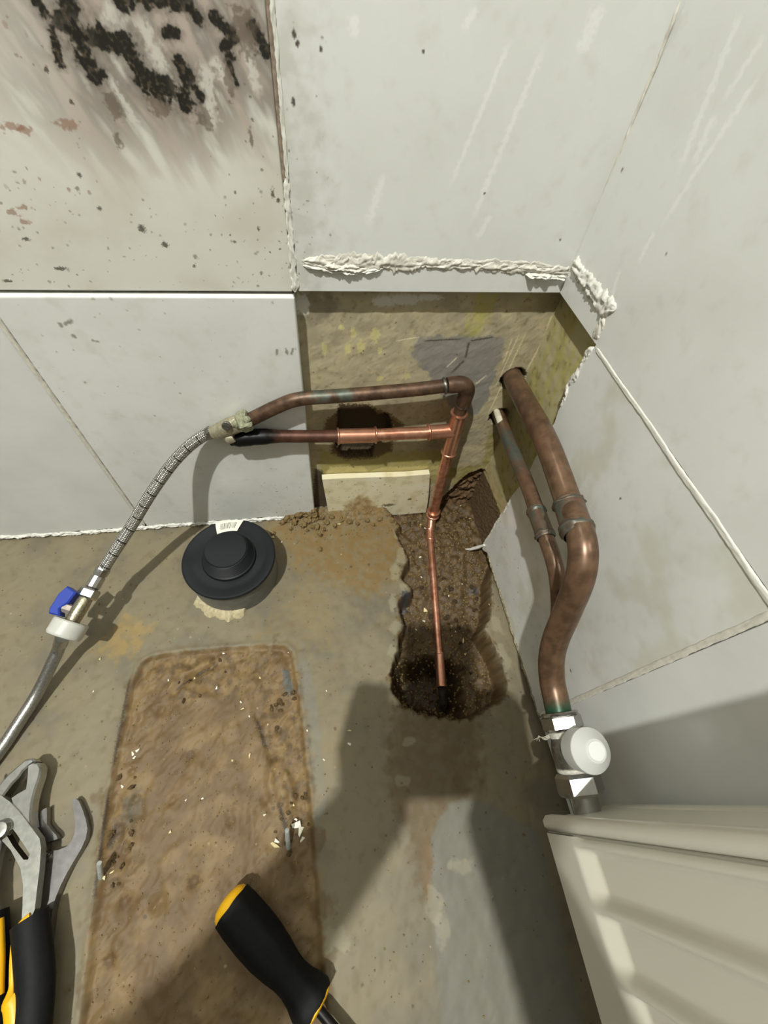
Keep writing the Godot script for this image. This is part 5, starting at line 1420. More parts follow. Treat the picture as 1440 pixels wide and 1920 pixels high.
func build_soil_pipe() -> void:
	var c := Vector3(-0.3650, 0, 0.0905)
	var t := thing("soil_pipe", "grey soil pipe stub rising from the floor", "pipe", c)
	obj("pipe", MB.new().lathe([Vector2(0, -0.03), Vector2(0.0565, -0.03), Vector2(0.0565, 0.0435), Vector2(0.0550, 0.045), Vector2(0.0, 0.045)], 64).mesh(mottled(C(112, 112, 108), 0.45, 0.0, 0.2, 20.0, 151)), t)
	var rag := MB.new()
	var f := noise(152, 60.0)
	var ringat := func(i: int, j: int) -> Vector3:
		var g := lerpf(0.50, 1.85, i / 60.0)
		var r := 0.0560 + 0.0125 * j / 5.0 * smoothstep(0.0, 6.0, minf(i, 60 - i)) * (0.65 + 0.9 * absf(f.get_noise_1d(g * 0.03)))
		return Vector3(-cos(g) * r, 0.0075 - 0.008 * pow(j / 5.0, 2.0) + 0.0016 * noise_b.get_noise_2d(g * 0.1, j * 0.02), sin(g) * r)
	obj("sealant", rag.grid(61, 6, func(i, j): return ringat.call(60 - i, j)).mesh(mottled(C(214, 200, 160), 0.7, 0.0, 0.3, 40.0, 153), 180), t, "cream sealant flap on the floor")
	var cap := thing("pipe_cap", "round black plug with a ridged centre closing the soil pipe", "cap", c + Vector3(0, 0.045, 0))
	obj("rim", MB.new().lathe([Vector2(0, 0), Vector2(0.0570, 0), Vector2(0.0585, 0.0012), Vector2(0.0588, 0.0042), Vector2(0.0578, 0.0056), Vector2(0.0550, 0.0060), Vector2(0.0470, 0.0044), Vector2(0.0400, 0.0040), Vector2(0, 0.0040)], 72).mesh(M.black, 30), cap)
	var prof := [Vector2(0, 0.0035), Vector2(0.0345, 0.0038), Vector2(0.0335, 0.0075)]
	for k in 6:
		prof.append(Vector2(0.0320 - k * 0.00085, 0.0080 + k * 0.0027))
		prof.append(Vector2(0.0288 - k * 0.00085, 0.0088 + k * 0.0027))
		prof.append(Vector2(0.0288 - k * 0.00085, 0.0098 + k * 0.0027))
		prof.append(Vector2(0.0315 - k * 0.00085, 0.0106 + k * 0.0027))
	prof += [Vector2(0.0262, 0.0245), Vector2(0.0250, 0.0258), Vector2(0.0, 0.0258)]
	obj("centre", MB.new().lathe(prof, 56).mesh(M.black, 30), cap)
	# the torn label at the far side of the rim
	var im := Image.create_empty(160, 64, false, Image.FORMAT_RGB8)
	im.fill(C(236, 232, 216))
	var r := RandomNumberGenerator.new()
	r.seed = 4
	var x := 30
	while x < 132:
		var w := r.randi_range(1, 4)
		im.fill_rect(Rect2i(x, 14, w, 34), C(70, 68, 60))
		x += w + r.randi_range(2, 5)
	var sm := StandardMaterial3D.new()
	sm.albedo_texture = ImageTexture.create_from_image(im)
	sm.roughness = 0.6
	var lab := MB.new()
	var at := func(i: int, j: int) -> Vector3:
		var g := lerpf(-2.02, -1.36, i / 12.0) + 0.02 * j
		var rr := lerpf(0.0395, 0.0570, j / 4.0)
		return Vector3(cos(g) * rr, 0.0061 + 0.0002 * j, sin(g) * rr)
	lab.grid(13, 5, func(i, j): return at.call(i, 4 - j))
	obj("label_sticker", lab.mesh(sm, 180), cap, "white barcode sticker")


func build_screwdriver() -> void:
	var a: Vector3 = Vector3(-0.3512, 0.018, 0.4364)
	var b: Vector3 = Vector3(-0.2772, 0.018, 0.5136)
	var t := thing("screwdriver", "fat black-handled screwdriver with a yellow end lying in the muddy mark", "screwdriver", a)
	var d := (b - a).normalized()
	var n := a.distance_to(b)
	# a lobed grip: profile along its length, six shallow flutes round it
	var prof := [[-0.010, 0.0], [-0.0095, 0.006], [-0.007, 0.0125], [-0.002, 0.0162], [0.004, 0.0176]]
	var grip := [[0.002, 0.0166], [0.003, 0.0182], [0.02, 0.0190], [0.045, 0.0192], [0.07, 0.0184], [0.09, 0.0165], [0.106, 0.0144], [0.118, 0.0138], [0.130, 0.0150], [0.142, 0.0176], [0.152, 0.0186], [0.158, 0.0170]]
	var k := n / 0.158
	var turned := func(list: Array, lobes: float, material: Material, closed: bool) -> ArrayMesh:
		var m := MB.new()
		var x := along(Vector3.ZERO, d)
		var rings := []
		for q in list:
			var ring := []
			for s in 36:
				var g := TAU * s / 36
				var r: float = q[1] * (1.0 + lobes * cos(g * 6.0))
				ring.append(m.vert(x * Vector3(cos(g) * r, q[0] * k, -sin(g) * r)))
			rings.append(ring)
		for i in rings.size() - 1:
			for s in 36:
				m.quad(rings[i][s], rings[i][(s + 1) % 36], rings[i + 1][(s + 1) % 36], rings[i + 1][s])
		if closed:
			var c0 := m.vert(x * Vector3(0, list[0][0] * k, 0))
			var c1 := m.vert(x * Vector3(0, list[-1][0] * k, 0))
			for s in 36:
				m.tri(c0, rings[0][(s + 1) % 36], rings[0][s])
				m.tri(c1, rings[-1][s], rings[-1][(s + 1) % 36])
		return m.mesh(material, 50)
	obj("end_cap", turned.call(prof, 0.0, M.yellow, true), t, "yellow end cap")
	obj("grip", turned.call(grip, 0.035, M.black_rubber, true), t, "black rubber grip")
	obj("collar", turned.call([[0.1560, 0.0165], [0.1585, 0.0172], [0.1605, 0.0150], [0.1615, 0.006]], 0.0, M.yellow, true), t, "yellow collar")
	obj("shaft", MB.new().tube([d * (n + 0.002), d * (n + 0.105), d * (n + 0.110)], [0.0042, 0.0042, 0.0020], 12).mesh(mat(C(24, 22, 20), 0.4, 0.5)), t, "dark steel shaft")


func flat_xf(y: float) -> Transform3D:
	return Transform3D(Basis(Vector3.RIGHT, Vector3.FORWARD, Vector3.UP), Vector3(0, y, 0))


func ground(list: Array) -> PackedVector2Array:
	var out := PackedVector2Array()
	for q in list:
		out.append(Vector2(q.x, -q.y))
	return out


func build_wrench() -> void:
	var t := thing("adjustable_wrench", "shiny adjustable wrench with an open crescent jaw beside the pliers", "wrench", Vector3(-0.52, 0.004, 0.40))
	var x := flat_xf(0.0008).translated(-t.position)
	var jaw := ground([Vector2(-0.5126, 0.333), Vector2(-0.5097, 0.3325), Vector2(-0.5061, 0.3353), Vector2(-0.5008, 0.3432), Vector2(-0.4959, 0.3518), Vector2(-0.4926, 0.36), Vector2(-0.4923, 0.3676), Vector2(-0.4948, 0.3755), Vector2(-0.4987, 0.383), Vector2(-0.503, 0.3918), Vector2(-0.5063, 0.4004), Vector2(-0.5085, 0.409), Vector2(-0.5087, 0.4184), Vector2(-0.5066, 0.4363), Vector2(-0.5028, 0.4599), Vector2(-0.4934, 0.5004), Vector2(-0.5063, 0.4982), Vector2(-0.5148, 0.4579), Vector2(-0.5181, 0.4344), Vector2(-0.5216, 0.4128), Vector2(-0.5231, 0.3978), Vector2(-0.5236, 0.3862), Vector2(-0.5254, 0.3725), Vector2(-0.516, 0.3731), Vector2(-0.5089, 0.3717), Vector2(-0.505, 0.3682), Vector2(-0.5037, 0.3617), Vector2(-0.5055, 0.3521), Vector2(-0.5092, 0.3428)])
	obj("fixed_jaw", MB.new().prism(jaw, 0.009, x, 0.0012).mesh(M.steel, 35), t)
	var mv := ground([Vector2(-0.5402, 0.3392), Vector2(-0.5378, 0.3373), Vector2(-0.5351, 0.3364), Vector2(-0.5312, 0.3508), Vector2(-0.5261, 0.3559), Vector2(-0.5201, 0.361), Vector2(-0.5183, 0.3641), Vector2(-0.5227, 0.3651), Vector2(-0.5273, 0.3657), Vector2(-0.5261, 0.3716), Vector2(-0.5334, 0.3705), Vector2(-0.5374, 0.3558)])
	obj("sliding_jaw", MB.new().prism(mv, 0.009, x, 0.001).mesh(M.steel, 35), t)
	var w: Vector3 = Vector3(-0.5265, 0.0062, 0.3766) - t.position
	var prof := [Vector2(0, -0.008)]
	for k in 6:
		prof += [Vector2(0.0048, -0.0078 + k * 0.0026), Vector2(0.0048, -0.0066 + k * 0.0026), Vector2(0.0040, -0.0062 + k * 0.0026), Vector2(0.0040, -0.0056 + k * 0.0026)]
	prof.append(Vector2(0, 0.008))
	obj("adjusting_screw", MB.new().lathe(prof, 20, along(w, Vector3(0.9, 0, 0.3))).mesh(M.chrome_dull, 30), t)


func build_pliers() -> void:
	var t := thing("water_pump_pliers", "slip-joint pliers with yellow and black grips at the left edge", "pliers", Vector3(-0.57, 0.012, 0.40))
	var o := -t.position
	var outline := ground([Vector2(-0.5913, 0.3052), Vector2(-0.5724, 0.3204), Vector2(-0.5617, 0.3276), Vector2(-0.5505, 0.3374), Vector2(-0.5375, 0.3501), Vector2(-0.5261, 0.3616), Vector2(-0.5227, 0.3693), Vector2(-0.5196, 0.3852), Vector2(-0.5176, 0.4002), Vector2(-0.5157, 0.413), Vector2(-0.517, 0.4186), Vector2(-0.5238, 0.4209), Vector2(-0.5264, 0.4095), Vector2(-0.5303, 0.3946), Vector2(-0.5363, 0.3818), Vector2(-0.5487, 0.3669), Vector2(-0.5609, 0.3564), Vector2(-0.5856, 0.3355)])
	var cut := ground([Vector2(-0.5617, 0.3482), Vector2(-0.5583, 0.3446), Vector2(-0.5481, 0.3543), Vector2(-0.5376, 0.3654), Vector2(-0.5311, 0.3727), Vector2(-0.5317, 0.3764), Vector2(-0.5354, 0.3759), Vector2(-0.5479, 0.3639)])
	var plate := CSGPolygon3D.new()
	plate.polygon = outline
	plate.depth = 0.009
	plate.name = "arm"
	plate.material = mottled(C(150, 150, 142), 0.42, 0.6, 0.15, 30.0, 161)
	# CSGPolygon3D runs its depth along -z: turn it to lie flat
	var slot := CSGPolygon3D.new()
	slot.name = "slot"
	slot.polygon = cut
	slot.depth = 0.03
	slot.position.z = 0.01
	slot.operation = CSGShape3D.OPERATION_SUBTRACTION
	slot.material = mat(C(70, 62, 50), 0.5, 0.6)
	plate.add_child(slot)
	plate.transform = flat_xf(0.026).translated(o)
	t.add_child(plate, true)
	obj("pivot", MB.new().lathe([Vector2(0, 0), Vector2(0.0085, 0), Vector2(0.0085, 0.005), Vector2(0.0065, 0.008), Vector2(0, 0.0092)], 24, Transform3D(Basis(), Vector3(-0.5605, 0.024, 0.3501) + o)).mesh(M.chrome, 30), t, "bright pivot bolt")
	var x := flat_xf(0.012).translated(o)
	piece("jaw", MB.new().prism(ground([Vector2(-0.5905, 0.3285), Vector2(-0.5801, 0.3183), Vector2(-0.5762, 0.31), Vector2(-0.5716, 0.3033), Vector2(-0.5655, 0.2977), Vector2(-0.5594, 0.2919), Vector2(-0.5525, 0.2919), Vector2(-0.5486, 0.2953), Vector2(-0.5536, 0.2984), Vector2(-0.5583, 0.3024), Vector2(-0.5606, 0.3076), Vector2(-0.5649, 0.3125), Vector2(-0.5686, 0.3191), Vector2(-0.5714, 0.3249), Vector2(-0.5772, 0.341)]), 0.013, x, 0.0016).mesh(M.chrome, 35), t)
	piece("jaw", MB.new().prism(ground([Vector2(-0.5567, 0.298), Vector2(-0.5524, 0.2957), Vector2(-0.5462, 0.2966), Vector2(-0.5423, 0.3019), Vector2(-0.5415, 0.3104), Vector2(-0.5426, 0.3202), Vector2(-0.5424, 0.3308), Vector2(-0.5401, 0.3424), Vector2(-0.5364, 0.3521), Vector2(-0.5493, 0.3427), Vector2(-0.56, 0.3317), Vector2(-0.5642, 0.3242), Vector2(-0.5587, 0.3206), Vector2(-0.5528, 0.3178), Vector2(-0.554, 0.3104)]), 0.012, x, 0.0016).mesh(M.chrome, 35), t)
	# grips
	var g := [Vector3(-0.519, 0.024, 0.4186), Vector3(-0.5162, 0.024, 0.4252), Vector3(-0.5106, 0.024, 0.4394), Vector3(-0.5042, 0.024, 0.4562), Vector3(-0.5005, 0.024, 0.4719), Vector3(-0.4978, 0.024, 0.4896), Vector3(-0.4952, 0.024, 0.5089)]
	for k in g.size():
		g[k] += o
	var grip := piece("grip", MB.new().tube(even(spline(g, 6), 0.004), 0.0140, 24, Color.WHITE, true, 0.85).mesh(M.black_rubber, 60), t, "black grip")
	var e := [Vector3(-0.5176, 0.026, 0.4165), Vector3(-0.5225, 0.026, 0.4198), Vector3(-0.5254, 0.026, 0.424), Vector3(-0.5258, 0.026, 0.4306), Vector3(-0.5232, 0.026, 0.4433), Vector3(-0.5196, 0.026, 0.4562), Vector3(-0.5167, 0.026, 0.4657), Vector3(-0.5133, 0.026, 0.4692), Vector3(-0.5072, 0.026, 0.4846), Vector3(-0.5027, 0.026, 0.5069)]
	for k in e.size():
		e[k] += o
	var er := []
	var el := even(spline(e, 6), 0.003)
	for k in el.size():
		er.append(lerpf(0.0026, 0.0085, smoothstep(0.50, 0.62, float(k) / (el.size() - 1))))
	piece("grip_edge", MB.new().tube(el, er, 16).mesh(M.yellow, 60), grip, "yellow edge")
	var g2 := [Vector3(-0.5816, 0.018, 0.3488), Vector3(-0.5678, 0.018, 0.3823), Vector3(-0.5559, 0.018, 0.413), Vector3(-0.5457, 0.018, 0.4413), Vector3(-0.5359, 0.018, 0.4735), Vector3(-0.5283, 0.018, 0.5052)]
	for k in g2.size():
		g2[k] += o
	piece("arm", MB.new().prism(ground([Vector2(-0.5682, 0.3425), Vector2(-0.5604, 0.3528), Vector2(-0.5601, 0.3681), Vector2(-0.5583, 0.3875), Vector2(-0.5498, 0.4175), Vector2(-0.5595, 0.4159), Vector2(-0.5719, 0.3854), Vector2(-0.5759, 0.3657), Vector2(-0.5765, 0.3479)]), 0.008, flat_xf(0.0145).translated(o), 0.001).mesh(M.steel, 35), t)
	var grip2 := piece("grip", MB.new().tube(even(spline(g2.slice(2), 6), 0.004), 0.0135, 24).mesh(M.black_rubber, 60), t, "black grip")
	var e2 := [Vector3(-0.5437, 0.026, 0.4154), Vector3(-0.5366, 0.026, 0.4347), Vector3(-0.5317, 0.026, 0.4512), Vector3(-0.5283, 0.026, 0.4632)]
	for k in e2.size():
		e2[k] += o
	piece("grip_edge", MB.new().tube(spline(e2, 6), 0.0042, 14).mesh(M.yellow, 60), grip2, "yellow edge")


func build_bits() -> void:
	# the cut piece of board standing in the recess
	var cv := Canvas.new(Rect2(-0.24, -0.02, 0.18, 0.11), 0.0005, C(228, 219, 186))
	cv.mottle(C(206, 192, 146), noise(170, 30.0, 5), -0.1, 0.5, 0.7)
	cv.mottle(C(236, 230, 204), noise(171, 18.0), 0.0, 0.5, 0.6)
	cv.shape(PackedVector2Array([Vector2(-0.2107, -0.0236), Vector2(-0.2024, 0.0202), Vector2(-0.1783, 0.0382), Vector2(-0.1606, 0.0151), Vector2(-0.1402, -0.0253)]), C(138, 104, 58), 0.75, 0.006, 0.008, noise_a, self, 0.4)
	cv.blot(Vector2(-0.1363, 0.0093), Vector2(0.013, 0.0048), C(104, 92, 62), 0.8, 0.5, noise_b)
	cv.blot(Vector2(-0.1032, 0.0213), Vector2(0.005, 0.003), C(96, 82, 52), 0.8, 0.5, noise_b)
	cv.streak(Vector2(-0.1057, 0.0634), Vector2(-0.113, 0.0308), 0.0012, C(232, 226, 196), 0.8, noise_d)
	specks(cv, cv.area, 120, 0.0018, C(96, 78, 44), 0.7, 172)
	var board := obj("plaster_offcut", MB.new().prism(PackedVector2Array([Vector2(-0.2375, 0.0838), Vector2(-0.2106, 0.0836), Vector2(-0.1647, 0.0816), Vector2(-0.1175, 0.0795), Vector2(-0.0809, 0.081), Vector2(-0.0742, 0.0334), Vector2(-0.0694, -0.0204), Vector2(-0.1138, -0.0209), Vector2(-0.1674, -0.0154), Vector2(-0.2107, -0.0096), Vector2(-0.2301, -0.0071)]), 0.009, Transform3D(Basis(), Vector3(0, 0, -0.011)), 0.0010, Color.WHITE, Rect2(-0.24, -0.02, 0.18, 0.11)).mesh(cv.material(0.75), 35))
	tag(board, "cream plaster board strip standing at the foot of the cut-out", "board")
	# fixing bolts left in the floor
	var where := [Vector3(-0.3005, 0, 0.4049), Vector3(-0.4774, 0, 0.4015)]
	var tops := [Vector3(-0.2993, 0.019, 0.3894), Vector3(-0.4718, 0.019, 0.3886)]
	for k in 2:
		var b := thing("fixing_bolt", ["grey bolt stub standing in mud beside white flakes", "grey bolt stub at the left edge of the muddy mark"][k], "bolt", where[k])
		obj("shank", MB.new().tube([Vector3(0, -0.004, 0), (tops[k] - where[k]) * 0.94, tops[k] - where[k]], [0.0024, 0.0024, 0.0020], 14).mesh(mottled(C(200, 204, 198), 0.45, 0.2, 0.3, 90.0, 173), 40), b)
	# white splinter hanging over the trench
	var sp := obj("splinter", MB.new().tube([Vector3(-0.001, 0.0091, 0.0845), Vector3(-0.006, -0.0049, 0.0797), Vector3(-0.014, -0.0168, 0.076), Vector3(-0.02, -0.0295, 0.0672)], [0.0020, 0.0028, 0.0024, 0.0006], 8, Color.WHITE, true, 0.7).mesh(M.bead_clean, 40))
	tag(sp, "white sealant splinter sticking out over the soil trench", "splinter")
	# clods along the foot of the wall and in the trench
	var clod := mottled(C(150, 126, 80), 0.9, 0.0, 0.4, 60.0, 174, false, 0.05)
	var dark := mottled(C(80, 62, 36), 0.95, 0.0, 0.45, 60.0, 175, false, 0.05)
	var shapes := []
	var darks := []
	for k in 6:
		shapes.append(MB.new().lump(Vector3(1.0, 0.72, 0.85), 180 + k, 0.85, 8, 12).mesh(clod, 60))
		darks.append(MB.new().lump(Vector3(1.0, 0.75, 0.9), 190 + k, 0.6).mesh(dark, 60))
	var r := RandomNumberGenerator.new()
	r.seed = 7
	var put := func(called: String, meshes: Array, p: Vector3, s: float, label: String, group: String) -> void:
		var o := obj(called, meshes[r.randi() % meshes.size()])
		o.transform = Transform3D(Basis.from_euler(Vector3(r.randf() * TAU, r.randf() * TAU, r.randf() * 0.6)).scaled(Vector3.ONE * s), p)
		tag(o, label, "clod" if called == "soil_clod" else "chip", group)
	for q in [[Vector3(-0.2664, 0.01, -0.0017), 7.0], [Vector3(-0.2534, 0.014, 0.0022), 6.0], [Vector3(-0.2763, 0.01, 0.0054), 6.0], [Vector3(-0.2863, 0.006, 0.0057), 5.0], [Vector3(-0.2523, 0.01, 0.0075), 6.0], [Vector3(-0.261, 0.004, 0.0146), 5.0], [Vector3(-0.2412, 0.004, 0.0085), 5.5], [Vector3(-0.3011, 0.003, 0.0122), 4.5], [Vector3(-0.241, 0.003, 0.0294), 4.0], [Vector3(-0.2567, 0.003, 0.024), 4.0], [Vector3(-0.2945, 0.004, 0.0076), 7.0], [Vector3(-0.2835, 0.004, 0.0145), 6.0], [Vector3(-0.2715, 0.008, 0.0005), 7.5], [Vector3(-0.2604, 0.006, 0.0041), 8.0], [Vector3(-0.2709, 0.004, 0.0195), 6.5], [Vector3(-0.2528, 0.004, 0.0114), 5.5], [Vector3(-0.2495, 0.003, 0.0247), 5.0], [Vector3(-0.2354, 0.003, 0.0182), 5.0], [Vector3(-0.2228, 0.003, 0.0252), 4.0], [Vector3(-0.2002, 0.003, 0.0195), 5.0], [Vector3(-0.1728, 0.003, 0.02), 4.5], [Vector3(-0.1526, 0.003, 0.0198), 4.5], [Vector3(-0.1336, 0.003, 0.0236), 5.0], [Vector3(-0.1883, 0.003, 0.0245), 3.6], [Vector3(-0.2464, 0.003, 0.0393), 4.0], [Vector3(-0.2479, 0.003, 0.0641), 3.6], [Vector3(-0.3802, 0.004, 0.0151), 6.0], [Vector3(-0.3899, 0.004, 0.0179), 4.6], [Vector3(-0.3599, 0.003, 0.0116), 5.0], [Vector3(-0.3153, 0.003, 0.03), 4.0], [Vector3(-0.2894, 0.003, 0.0248), 3.6], [Vector3(-0.2121, 0.003, 0.0144), 4.5], [Vector3(-0.2265, 0.003, 0.0091), 5.0], [Vector3(-0.1638, 0.003, 0.0287), 3.2], [Vector3(-0.2657, 0.003, 0.0289), 3.5]]:
		put.call("soil_clod", shapes, q[0] + Vector3(0, q[1] * 0.00025, 0), q[1] * 0.00092, "dry light brown soil clod lying by the wall foot", "soil clods along the foot of the back wall")
	for k in 46:
		var p := Vector2(r.randf_range(-0.11, 0.0), r.randf_range(0.0, 0.30))
		if away(trench, p) > -0.008:
			continue
		var s := r.randf_range(1.6, 4.2) * 0.001
		put.call("soil_clod", darks, Vector3(p.x, floor_height(p) + s * 0.3, p.y), s, "dark damp soil clod in the pipe trench", "soil clods in the pipe trench")
	var muds := []
	for k in 4:
		muds.append(MB.new().lump(Vector3(1.0, 0.6, 0.85), 210 + k, 0.9).mesh(mottled(C(112, 88, 54), 0.9, 0.0, 0.45, 60.0, 175, false, 0.05), 60))
	for zone in [[Vector2(-0.4686, 0.3835), 0.030, 16], [Vector2(-0.2974, 0.3834), 0.026, 14], [Vector2(-0.3044, 0.2743), 0.022, 10], [Vector2(-0.3997, 0.2163), 0.05, 10], [Vector2(-0.4706, 0.3108), 0.02, 6]]:
		for k in zone[2]:
			var p: Vector2 = zone[0] + Vector2(r.randf_range(-1, 1), r.randf_range(-1, 1)) * zone[1] * Vector2(0.7, 1.0)
			if away(imprint, p) > -0.004:
				continue
			var s := r.randf_range(1.2, 3.4) * 0.001
			put.call("soil_clod", muds, Vector3(p.x, floor_height(p) + s * 0.25, p.y), s, "crumbly brown mud clod lying on the muddy toilet mark", "mud clods on the toilet mark")
	# flat white flakes
	var flakes := []
	for k in 5:
		var poly := PackedVector2Array()
		var n := 4 + k % 3
		for j in n:
			var g := TAU * (j + 0.35 * sin(j * 3.7 + k)) / n
			poly.append(Vector2(cos(g), sin(g) * 0.62) * (0.75 + 0.25 * sin(j * 2.3 + k * 1.7)))
		flakes.append(MB.new().prism(poly, 0.22, flat_xf(0.0), 0.0).mesh(mat([C(226, 222, 206), C(216, 200, 150), C(228, 226, 214)][k % 3], 0.6), 30))
	var on := func(p: Vector3, s: float) -> void:
		var o := obj("plaster_chip", flakes[r.randi() % flakes.size()])
		var y := floor_height(Vector2(p.x, p.z))
		o.transform = Transform3D(Basis.from_euler(Vector3(r.randf_range(-0.4, 0.4), r.randf() * TAU, r.randf_range(-0.4, 0.4))).scaled(Vector3.ONE * s), Vector3(p.x, y + 0.2 * s, p.z))
		var q := Vector2(p.x, p.z)
		if p.z < 0.05 and p.x < -0.36:
			tag(o, "large white flake left of the black pipe cap by the wall", "chip")
		elif p.z < 0.07 and p.x < -0.29 and s > 0.004:
			tag(o, "larger pale flake right of the black pipe cap", "chip")
		elif away(trench, q) < 0.0:
			tag(o, "small pale plaster flake lying in the dark pipe trench", "chip", "plaster flakes in the pipe trench")
		elif p.x > -0.315 and p.z > 0.355 and s > 0.0028 and away(imprint, q) < 0.02:
			tag(o, "cream plaster flake heaped around the right bolt stub", "chip", "plaster flakes around the right bolt stub")
		elif away(imprint, q) < 0.0:
			tag(o, "small white plaster flake lying on the muddy toilet mark", "chip", "plaster flakes on the muddy mark")
		else:
			tag(o, "small white plaster flake lying on the bare grey concrete", "chip", "plaster flakes on the bare concrete")
	for q in [[Vector3(-0.4671, 0, 0.2971), 6], [Vector3(-0.462, 0, 0.2947), 6], [Vector3(-0.4647, 0, 0.3016), 4], [Vector3(-0.4723, 0, 0.3271), 5], [Vector3(-0.41, 0, 0.2244), 4.5], [Vector3(-0.3824, 0, 0.239), 5], [Vector3(-0.377, 0, 0.1989), 4], [Vector3(-0.3321, 0, 0.2343), 4], [Vector3(-0.3531, 0, 0.259), 4.5], [Vector3(-0.3509, 0, 0.2669), 4.5], [Vector3(-0.3434, 0, 0.276), 3], [Vector3(-0.3215, 0, 0.288), 3], [Vector3(-0.3415, 0, 0.3167), 5], [Vector3(-0.3602, 0, 0.3193), 3.5], [Vector3(-0.4055, 0, 0.349), 3.5], [Vector3(-0.3889, 0, 0.35), 3], [Vector3(-0.418, 0, 0.3742), 4], [Vector3(-0.2943, 0, 0.37), 3], [Vector3(-0.324, 0, 0.3739), 4], [Vector3(-0.3137, 0, 0.4012), 9.4], [Vector3(-0.3121, 0, 0.398), 7.2], [Vector3(-0.2915, 0, 0.387), 11.6], [Vector3(-0.2884, 0, 0.3937), 11.6], [Vector3(-0.287, 0, 0.4001), 7.2], [Vector3(-0.2936, 0, 0.3839), 7.2], [Vector3(-0.4738, 0, 0.4009), 5], [Vector3(-0.4686, 0, 0.3981), 4], [Vector3(-0.2286, 0, 0.3073), 4.5], [Vector3(-0.2299, 0, 0.321), 5], [Vector3(-0.2599, 0, 0.3323), 4.5], [Vector3(-0.252, 0, 0.2607), 3], [Vector3(-0.4114, 0, 0.0255), 8], [Vector3(-0.3157, 0, 0.0356), 8], [Vector3(-0.3033, 0, 0.0451), 3.5], [Vector3(-0.5209, 0, 0.1891), 4], [Vector3(-0.2161, 0, 0.022), 6], [Vector3(-0.2106, 0, 0.0166), 4.5], [Vector3(-0.5206, 0, 0.226), 3], [Vector3(-0.4394, 0, 0.2232), 3], [Vector3(-0.297, 0, 0.2073), 3], [Vector3(-0.2768, 0, 0.3008), 3], [Vector3(-0.2174, 0, 0.0744), 3], [Vector3(-0.0821, -0.03, 0.0192), 6], [Vector3(-0.0764, -0.03, 0.0271), 5], [Vector3(-0.0953, -0.03, 0.0778), 6], [Vector3(-0.1007, -0.03, 0.1587), 9], [Vector3(-0.1055, -0.03, 0.1744), 5], [Vector3(-0.1195, -0.03, 0.1854), 5], [Vector3(-0.0981, -0.03, 0.109), 5], [Vector3(-0.0541, -0.03, 0.2086), 7], [Vector3(-0.0561, -0.03, 0.2279), 5], [Vector3(-0.0695, -0.03, 0.2006), 4], [Vector3(-0.0053, -0.03, -0.0152), 4], [Vector3(0.0044, -0.03, 0.0133), 4], [Vector3(-0.0614, -0.03, 0.1938), 4], [Vector3(-0.0148, -0.04, 0.1728), 3.5], [Vector3(-0.0613, -0.04, 0.142), 4], [Vector3(-0.0372, -0.04, 0.127), 3.5]]:
		on.call(q[0], q[1] * 0.00062)
	# loose grains nobody could count
	var mm := MultiMesh.new()
	mm.transform_format = MultiMesh.TRANSFORM_3D
	mm.mesh = MB.new().lump(Vector3.ONE, 199, 0.5, 4, 6).mesh(clod, 60)
	var places := []
	while places.size() < 4200:
		var p := Vector2(r.randf_range(-0.7, 0.005), r.randf_range(-0.005, 0.6))
		var inside := away(trench, p) < -0.004 if p.x > -0.19 and p.y < 0.36 else false
		var muddy := away(imprint, p) < -0.004 if p.x < -0.22 and p.y > 0.17 else false
		var dust := p.y < 0.05 and p.x > -0.30 and p.x < -0.1
		if r.randf() < (0.9 if inside else 0.5 if dust else 0.28 if muddy else 0.035):
			var s := r.randf_range(0.0003, 0.0013) * (1.4 if inside else 1.0 if dust else 0.8)
			places.append(Transform3D(Basis.from_euler(Vector3(r.randf() * 6.0, r.randf() * 6.0, 0)).scaled(Vector3(s, s * 0.8, s)), Vector3(p.x, floor_height(p) + s * 0.3, p.y)))
	mm.instance_count = places.size()
	for k in places.size():
		mm.set_instance_transform(k, places[k])
	var mi := MultiMeshInstance3D.new()
	mi.name = "soil_crumbs"
	mi.multimesh = mm
	mi.set_meta("kind", "stuff")
	tag(mi, "fine brown soil crumbs strewn over floor and trench", "soil")
	add_child(mi)


